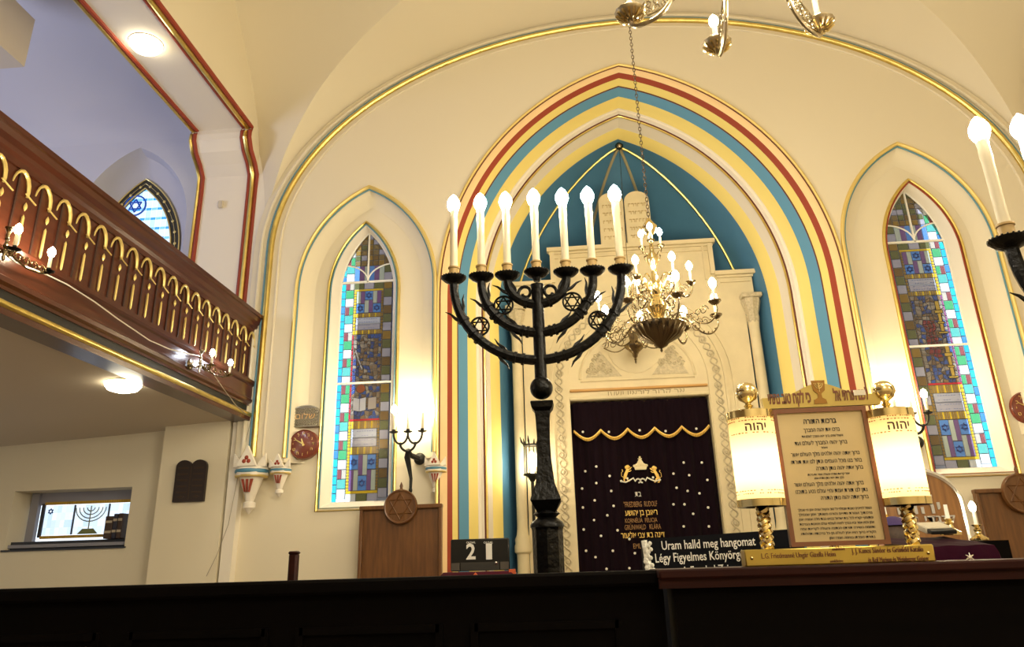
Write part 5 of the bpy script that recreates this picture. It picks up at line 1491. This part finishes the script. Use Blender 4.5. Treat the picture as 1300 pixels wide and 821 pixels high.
m = MB(); m.sph((P(630, 715, NY).x, NY - .004, z0 + .026), .006, 8, 5); m.build('knob', silver, nb)
rs = thing('cloth_stand', 'stand draped in dark red cloth with orange points under the number board', 'stand', ((x0 + x1) / 2, NY + .05, FLOOR))
m = MB(); m.box(((x0 + x1) / 2 - .005, NY + .03, (z0 - .002 + FLOOR) / 2), (x1 - x0 + .05, .16, z0 - .002 - FLOOR), bev=.01); m.build('cloth', velvetr, rs)
m = MB(); xm = P(606, 727, NY).x; m.prism([[(xm - .022, z0 - .03), (xm + .022, z0 - .03), (xm, z0 - .004)]], NY - .058, NY - .050); m.box((x1 + .012, NY - .03, z0 - .012), (.022, .03, .03)); m.build('orange_point', orange, rs, smooth=False)

# ---- wine velvet table, book, candlesticks, arched board, person
TY0, TY1 = 3.55, 4.0
a, b, c_, d_ = P(1163, 684, TY1), P(1238, 681, TY1), P(1292, 699, TY0), P(1168, 700, TY0)
zf, zt3 = P(1222, 692, TY0).z, P(1200, 681, TY1).z
zz_ = lambda y: zf + (zt3 - zf) * (y - TY0) / (TY1 - TY0)
tv = thing('velvet_table', 'table draped in dark wine velvet with a small metal star, right of the prayer board', 'table', (1.95, 3.85, FLOOR))
xa, xb = P(1158, 700, TY0).x, P(1264, 700, TY0).x
nx, ny = 24, 10
rows = []
for j in range(ny + 1):
    y = TY0 + (TY1 - TY0) * j / ny
    rows.append([Vector((xa + (xb - xa) * i / nx, y, zz_(y) + .002 * sin(i * .7 + j))) for i in range(nx + 1)])
m = MB(); m.grid(rows)
per = list(rows[0]) + [r_[-1] for r_ in rows[1:]]
low = []
for i, p in enumerate(per):
    out_ = Vector((0, -1, 0)) if i <= nx else Vector((1, 0, 0))
    low.append((p, out_, .008 * sin(i * 1.1)))
m.grid([[p + Vector((0, 0, 0)) for p, o, s_ in low], [p + o * (.025 + s_ * .3) + Vector((0, 0, -.03)) for p, o, s_ in low], [p + o * (.075 + s_) + Vector((0, 0, -.35)) for p, o, s_ in low], [p + o * (.09 + s_ * 1.4) + Vector((0, 0, FLOOR - zt3 + .07)) for p, o, s_ in low]])
m.build('velvet_cloth', velvetp, tv, fix=False)
q = P(1229, 707, TY0 - .035); m = MB()
for k in range(6): m.tube([Vector((q.x, TY0 - .05, q.z)), Vector((q.x + .018 * cos(k * pi / 3 + .5), TY0 - .05, q.z + .018 * sin(k * pi / 3 + .5)))], [.005, .0015], 5)
m.build('metal_star', silver, tv)
m = MB(); m.box(((xa + xb) / 2, (TY0 + TY1) / 2, (zf - .03 + FLOOR) / 2), (xb - xa - .1, TY1 - TY0 - .1, zf - .03 - FLOOR)); m.build('table_body', wood_b, tv, smooth=False)

bk = thing('prayer_book', 'thick cream-edged prayer book with black cover lying on the wine velvet table', 'book', (1.95, 3.95, zt3 + .008))
q = P(1184, 676, 3.95)
Rt = Matrix.Rotation(radians(14), 3, 'X')
m = MB(); m.box((q.x, 3.93, zt3 + .040), (.12, .12, .030), R=Rt, bev=.004); m.build('page_block', paper, bk)
m = MB(); m.box((q.x + .002, 3.88, zt3 + .028), (.115, .10, .018), R=Rt, bev=.003); m.build('cover', blackp, bk)

def candlestick(px, pyb, pyt, y, label, zb_, lit=False):
    q = P(px, pyb, y); X = q.x; top = P(px, pyt, y).z
    zb_ = zb_ if zb_ else q.z
    h = (top - zb_) * .55
    t = thing('candlestick', label, 'candlestick', (X, y, zb_), 'brass candlesticks')
    c = Vector((X, y, zb_)); m = MB()
    m.lathe([(.045, 0), (.046, .012), (.025, .025), (.012, .04 ), (.020, .055), (.010, .07), (.018, h * .45), (.009, h * .55), (.020, h * .68), (.009, h * .80), (.026, h * .93), (.028, h * .96), (.012, h)], c, 18); m.build('stick', brass, t)
    m = MB(); m.lathe([(.0105, h - .01), (.0085, (top - zb_))], c, 10); cd = m.build('candle', waxw, t)
    if lit: bulb(cd, Vector((X, y, top + .018)), .95, bulbS)
candlestick(1208, 679, 640, 3.97, 'polished brass candlestick with white candle in front of the arched Hebrew board', zt3 + .006)
candlestick(1244, 686, 648, 4.6, 'brass candlestick with a white candle between arched board and right oak panel', None, True)
candlestick(1127, 668, 640, 5.32, 'white candle in a holder just right of the prayer board frame', None)
shf = thing('side_shelf', 'low dark shelf holding candlesticks behind the velvet table', 'shelf', (2.6, 4.6, FLOOR))
q1 = P(1244, 686, 4.6)
m = MB(); m.box((q1.x, 4.62, (q1.z - .002 + FLOOR) / 2), (.22, .2, q1.z - .002 - FLOOR)); m.build('shelf_body', wood_b, shf, smooth=False)
q2 = P(1127, 668, 5.32)
m = MB(); m.box((q2.x, 5.32, (q2.z - .002 + FLOOR) / 2), (.12, .12, q2.z - .002 - FLOOR)); tag(m.build('candle_pedestal', wood_b, base=(q2.x, 5.32, FLOOR), smooth=False), 'narrow dark pedestal under the white candle behind the prayer board', 'pedestal')

WY = 5.5
a, tp, rb = P(1108, 690, WY), P(1166, 597, WY), P(1229, 690, WY)
bc = (P(1108, 640, WY).x + P(1222, 640, WY).x) / 2; hwb = (P(1222, 650, WY).x - P(1108, 650, WY).x) / 2
ab = thing('arched_board', 'arched wooden board with silver Hebrew letters and metal rim, right of the prayer board', 'board', (bc, WY, FLOOR))
zsb = 1.80; hb = tp.z - zsb
o = [(bc - hwb, 1.2), (bc + hwb, 1.2)] + [(bc + hwb * cos(a_), zsb + hb * sin(a_)) for a_ in [k * pi / 28 for k in range(29)]]
m = MB(); m.prism([o], WY, WY + .04); m.build('board', wood_o, ab, smooth=False)
m = MB(); m.tube([Vector((x, WY + .005, z)) for x, z in o[1:] + o[:1]], .022, 8); m.build('metal_rim', silver, ab)
m = MB(); m.box((bc, WY + .05, .8), (.5, .06, .8)); m.build('stand', wood_b, ab, smooth=False)
lm = pbr('silver_letter', (.45, .43, .40), .5)
for s_, px, py, sz, wd in (('שויתי', 1166, 633, .080, .20), ('יהוה', 1166, 645, .115, .28), ('לנגדי תמיד', 1166, 660, .080, .44)):
    q = P(px, py, WY - .01); text('silver_lettering', s_, Vector((bc, WY - .008, q.z)), sz, lm, ab, width=wd, heb=True, ext=.004, bold=.01)

# person: seated behind the desk, mostly hidden; head turned to the right
def skinned(name, joints, edges, mat, parent, root=0, sub=2):
    me = bpy.data.meshes.new(name); org = Vector(WLOC[parent.name]) if parent is not None else Vector(joints[root][0])
    me.from_pydata([Vector(j[0]) - org for j in joints], edges, [])
    o = bpy.data.objects.new(name, me); COL.objects.link(o)
    mo = o.modifiers.new('Skin', 'SKIN'); mo.use_smooth_shade = True; s2 = o.modifiers.new('Sub', 'SUBSURF'); s2.levels = sub; s2.render_levels = sub
    sv = me.skin_vertices[0].data if me.skin_vertices else None
    if sv is None: 
        return o
    for i, j in enumerate(joints): sv[i].radius = j[1]; sv[i].use_root = (i == root)
    bpy.context.view_layer.update()
    me2 = bpy.data.meshes.new_from_object(o.evaluated_get(bpy.context.evaluated_depsgraph_get()))
    o.modifiers.clear(); o.data = me2; o.data.materials.clear(); o.data.materials.append(mat)
    o.data.shade_smooth()
    if parent is not None: o.parent = parent
    WLOC[o.name] = tuple(org)
    return o
hp = P(1136, 692, 4.62)
per_ = thing('person', 'seated person with brown hair and purple skullcap, mostly hidden between board and lamp column', 'person', (hp.x, 4.62, FLOOR))
X, Y, Zh = hp.x, 4.62, hp.z
V = lambda x, y, z: (X + x, Y + y, z)
sh0 = Zh - .28
hipz = sh0 - .48
J = [(V(0, 0, hipz), (.15, .12)), (V(0, 0, hipz + .2), (.14, .10)), (V(0, .0, sh0 - .06), (.16, .11)), (V(0, 0, sh0 + .05), (.07, .07)), (V(0, 0, Zh - .13), (.055, .055)), (V(.01, -.005, Zh - .06), (.062, .07)), (V(.0, .005, Zh + .03), (.078, .095)), (V(0, .01, Zh + .08), (.06, .07)),
     (V(-.18, 0, sh0 - .02), (.06, .06)), (V(-.23, -.03, sh0 - .28), (.045, .045)), (V(-.15, -.22, sh0 - .36), (.035, .035)), (V(-.10, -.30, sh0 - .36), (.03, .018)),
     (V(.18, 0, sh0 - .02), (.06, .06)), (V(.23, -.03, sh0 - .28), (.045, .045)), (V(.15, -.22, sh0 - .36), (.035, .035)), (V(.10, -.30, sh0 - .36), (.03, .018)),
     (V(-.10, -.05, hipz - .02), (.09, .09)), (V(-.12, -.42, hipz), (.065, .065)), (V(-.12, -.44, FLOOR + .10), (.045, .045)), (V(-.12, -.56, FLOOR + .045), (.04, .035)),
     (V(.10, -.05, hipz - .02), (.09, .09)), (V(.12, -.42, hipz), (.065, .065)), (V(.12, -.44, FLOOR + .10), (.045, .045)), (V(.12, -.56, FLOOR + .045), (.04, .035))]
E_ = [(0, 1), (1, 2), (2, 3), (3, 4), (4, 5), (5, 6), (6, 7), (2, 8), (8, 9), (9, 10), (10, 11), (2, 12), (12, 13), (13, 14), (14, 15), (0, 16), (16, 17), (17, 18), (18, 19), (0, 20), (20, 21), (21, 22), (22, 23)]
# fingers
for base_i, sg in ((11, -1), (15, 1)):
    bx_, by_, bz_ = J[base_i][0]
    for k in range(4):
        x = bx_ + (k - 1.5) * .018
        n0 = len(J); J.append(((x, by_ - .035, bz_ - .0), (.009, .009))); J.append(((x, by_ - .065 - .008 * (k in (1, 2)), bz_ - .012), (.008, .008))); E_ += [(base_i, n0), (n0, n0 + 1)]
    n0 = len(J); J.append(((bx_ + -sg * .04, by_ + .0, bz_ - .005), (.010, .010))); J.append(((bx_ + -sg * .055, by_ - .03, bz_ - .01), (.009, .009))); E_ += [(base_i, n0), (n0, n0 + 1)]
body = skinned('body', J, E_, skin, per_)
def ellip(name, c, r, sc, mat, cut=None):
    m = MB(); m.sph(c, r, 24, 16, sc)
    if cut is not None:
        keep = [i for i, f in enumerate(m.f) if all(cut(m.v[k]) for k in f)]
        m.f = [m.f[i] for i in keep]; m.m = [m.m[i] for i in keep]; m.c = [m.c[i] for i in keep]
    return m.build(name, mat, per_, fix=False)
hc = Vector(V(0, .008, Zh + .03))
ellip('hair', hc, .1, (.93, 1.12, 1.12), hair, lambda p: p.z > Zh - .01 + (.05 if p.y < Y - .05 else (-.06 if p.y > Y + .02 else 0)))
ellip('skullcap', hc + Vector((0, .01, .012)), .1, (.96, 1.12, 1.12), kippah, lambda p: p.z > Zh + .095)
m = MB()
for sg in (-1, 1): m.sph(V(sg * .083, .005, Zh - .005), .03, 10, 8, (.4, .75, 1.1))
m.build('ear', skin, per_)
m = MB(); m.tube([V(0, -.088, Zh + .02), V(0, -.112, Zh - .015), V(0, -.09, Zh - .025)], [.010, .016, .012], 8); m.tube([V(-.022, -.082, Zh - .055), V(0, -.090, Zh - .055), V(.022, -.082, Zh - .055)], .006, 6); m.build('nose_and_mouth', skin, per_)
m = MB()
for sg in (-1, 1): m.sph(V(sg * .032, -.078, Zh + .018), .011, 8, 6)
m.build('eye', blackp, per_)
jk = skinned('jacket', [(j[0], (j[1][0] + .015, j[1][1] + .015)) for j in [J[0], J[1], J[2], (V(0, .01, sh0 + .03), (.07, .07)), J[8], J[9], (V(-.165, -.18, sh0 - .35), (.04, .04)), J[12], J[13], (V(.165, -.18, sh0 - .35), (.04, .04))]], [(0, 1), (1, 2), (2, 3), (2, 4), (4, 5), (5, 6), (2, 7), (7, 8), (8, 9)], coatm, per_)
tr_ = skinned('trousers', [(j[0], (j[1][0] + .012, j[1][1] + .012)) for j in [J[0], J[16], J[17], (V(-.12, -.44, FLOOR + .12), (.055, .055)), J[20], J[21], (V(.12, -.44, FLOOR + .12), (.055, .055))]], [(0, 1), (1, 2), (2, 3), (0, 4), (4, 5), (5, 6)], trous, per_)
per_.rotation_euler.z = radians(196)
bn = thing('bench', 'dark wooden bench under the seated person', 'bench', (X, Y + .03, FLOOR))
m = MB(); m.box((X, Y + .02, hipz - .20), (.5, .42, .04), bev=.006); m.build('seat', wood_b, bn)
for sg in (-1, 1):
    m = MB(); m.box((X + sg * .22, Y + .02, (hipz - .22 + FLOOR) / 2), (.04, .36, hipz - .22 - FLOOR)); m.build('leg', wood_b, bn, smooth=False)

# ================================================================== LIGHT
def light(name, kind, loc, e, col, size=.1, rot=None, sy=None):
    l = bpy.data.lights.new(name, kind); l.energy = e; l.color = col
    if kind == 'AREA':
        l.size = size
        if sy: l.shape = 'RECTANGLE'; l.size_y = sy
    else: l.shadow_soft_size = size
    o = bpy.data.objects.new(name, l); COL.objects.link(o); o.location = loc
    if rot: o.rotation_euler = rot
    return o
warm = (1, .91, .74)
# unseen fill lights added to brighten the nave
light('nave_fill_light', 'POINT', (.8, 1.2, 4.2), 128, warm, .45)
light('nave_fill_light', 'POINT', (.8, -1.6, 4.2), 140, warm, .45)
light('nave_side_fill', 'POINT', (3.6, -.5, 3.4), 45, warm, .3)
# bluish area light added in the gallery, standing in for daylight
light('gallery_blue_fill', 'AREA', (-8.0, 4.2, 4.6), 150, (.58, .66, 1.0), 2.0, (0, radians(-104), 0), 1.6)
light('under_gallery_lamp', 'POINT', (-5.4, 2.6, 2.35), 26, warm, .15)

wd = bpy.data.worlds.new('sky'); scn.world = wd; wd.use_nodes = True
nt = wd.node_tree; nt.nodes.clear()
bg = nt.nodes.new('ShaderNodeBackground'); ow = nt.nodes.new('ShaderNodeOutputWorld')
bg.inputs[0].default_value = (.80, .90, 1, 1); bg.inputs[1].default_value = 1.7
nt.links.new(bg.outputs[0], ow.inputs[0])

# ================================================================== CAMERA
cam = bpy.data.cameras.new('camera'); co = bpy.data.objects.new('camera', cam); COL.objects.link(co)
cam.sensor_width = 36; cam.sensor_fit = 'HORIZONTAL'; cam.lens = FOC / 1300 * 36
cam.shift_y = -44.5 / 1300
cam.clip_start = .02; cam.clip_end = 100
# camera axes in the world: right, up, back
col = lambda c: Vector((_h.dot(c), _n.dot(c), _v.dot(c)))
r, u, b = col(Vector((1, 0, 0))), col(Vector((0, -1, 0))), col(Vector((0, 0, -1)))
M = Matrix(((r.x, u.x, b.x, CAM.x), (r.y, u.y, b.y, CAM.y), (r.z, u.z, b.z, CAM.z), (0, 0, 0, 1)))
co.matrix_world = M
scn.camera = co
# lower everything so that the floor is at zero
for o in bpy.data.objects:
    if o.parent is None: o.location.z -= FLOOR
vs = scn.view_settings
vs.view_transform = 'Standard'; vs.look = 'None'; vs.gamma = 1; vs.use_curve_mapping = False; vs.exposure = 0.0
scn.cycles.use_denoising = True
scn.cycles.max_bounces = 8; scn.cycles.diffuse_bounces = 4; scn.cycles.transparent_max_bounces = 12
scn.cycles.sample_clamp_indirect = 6
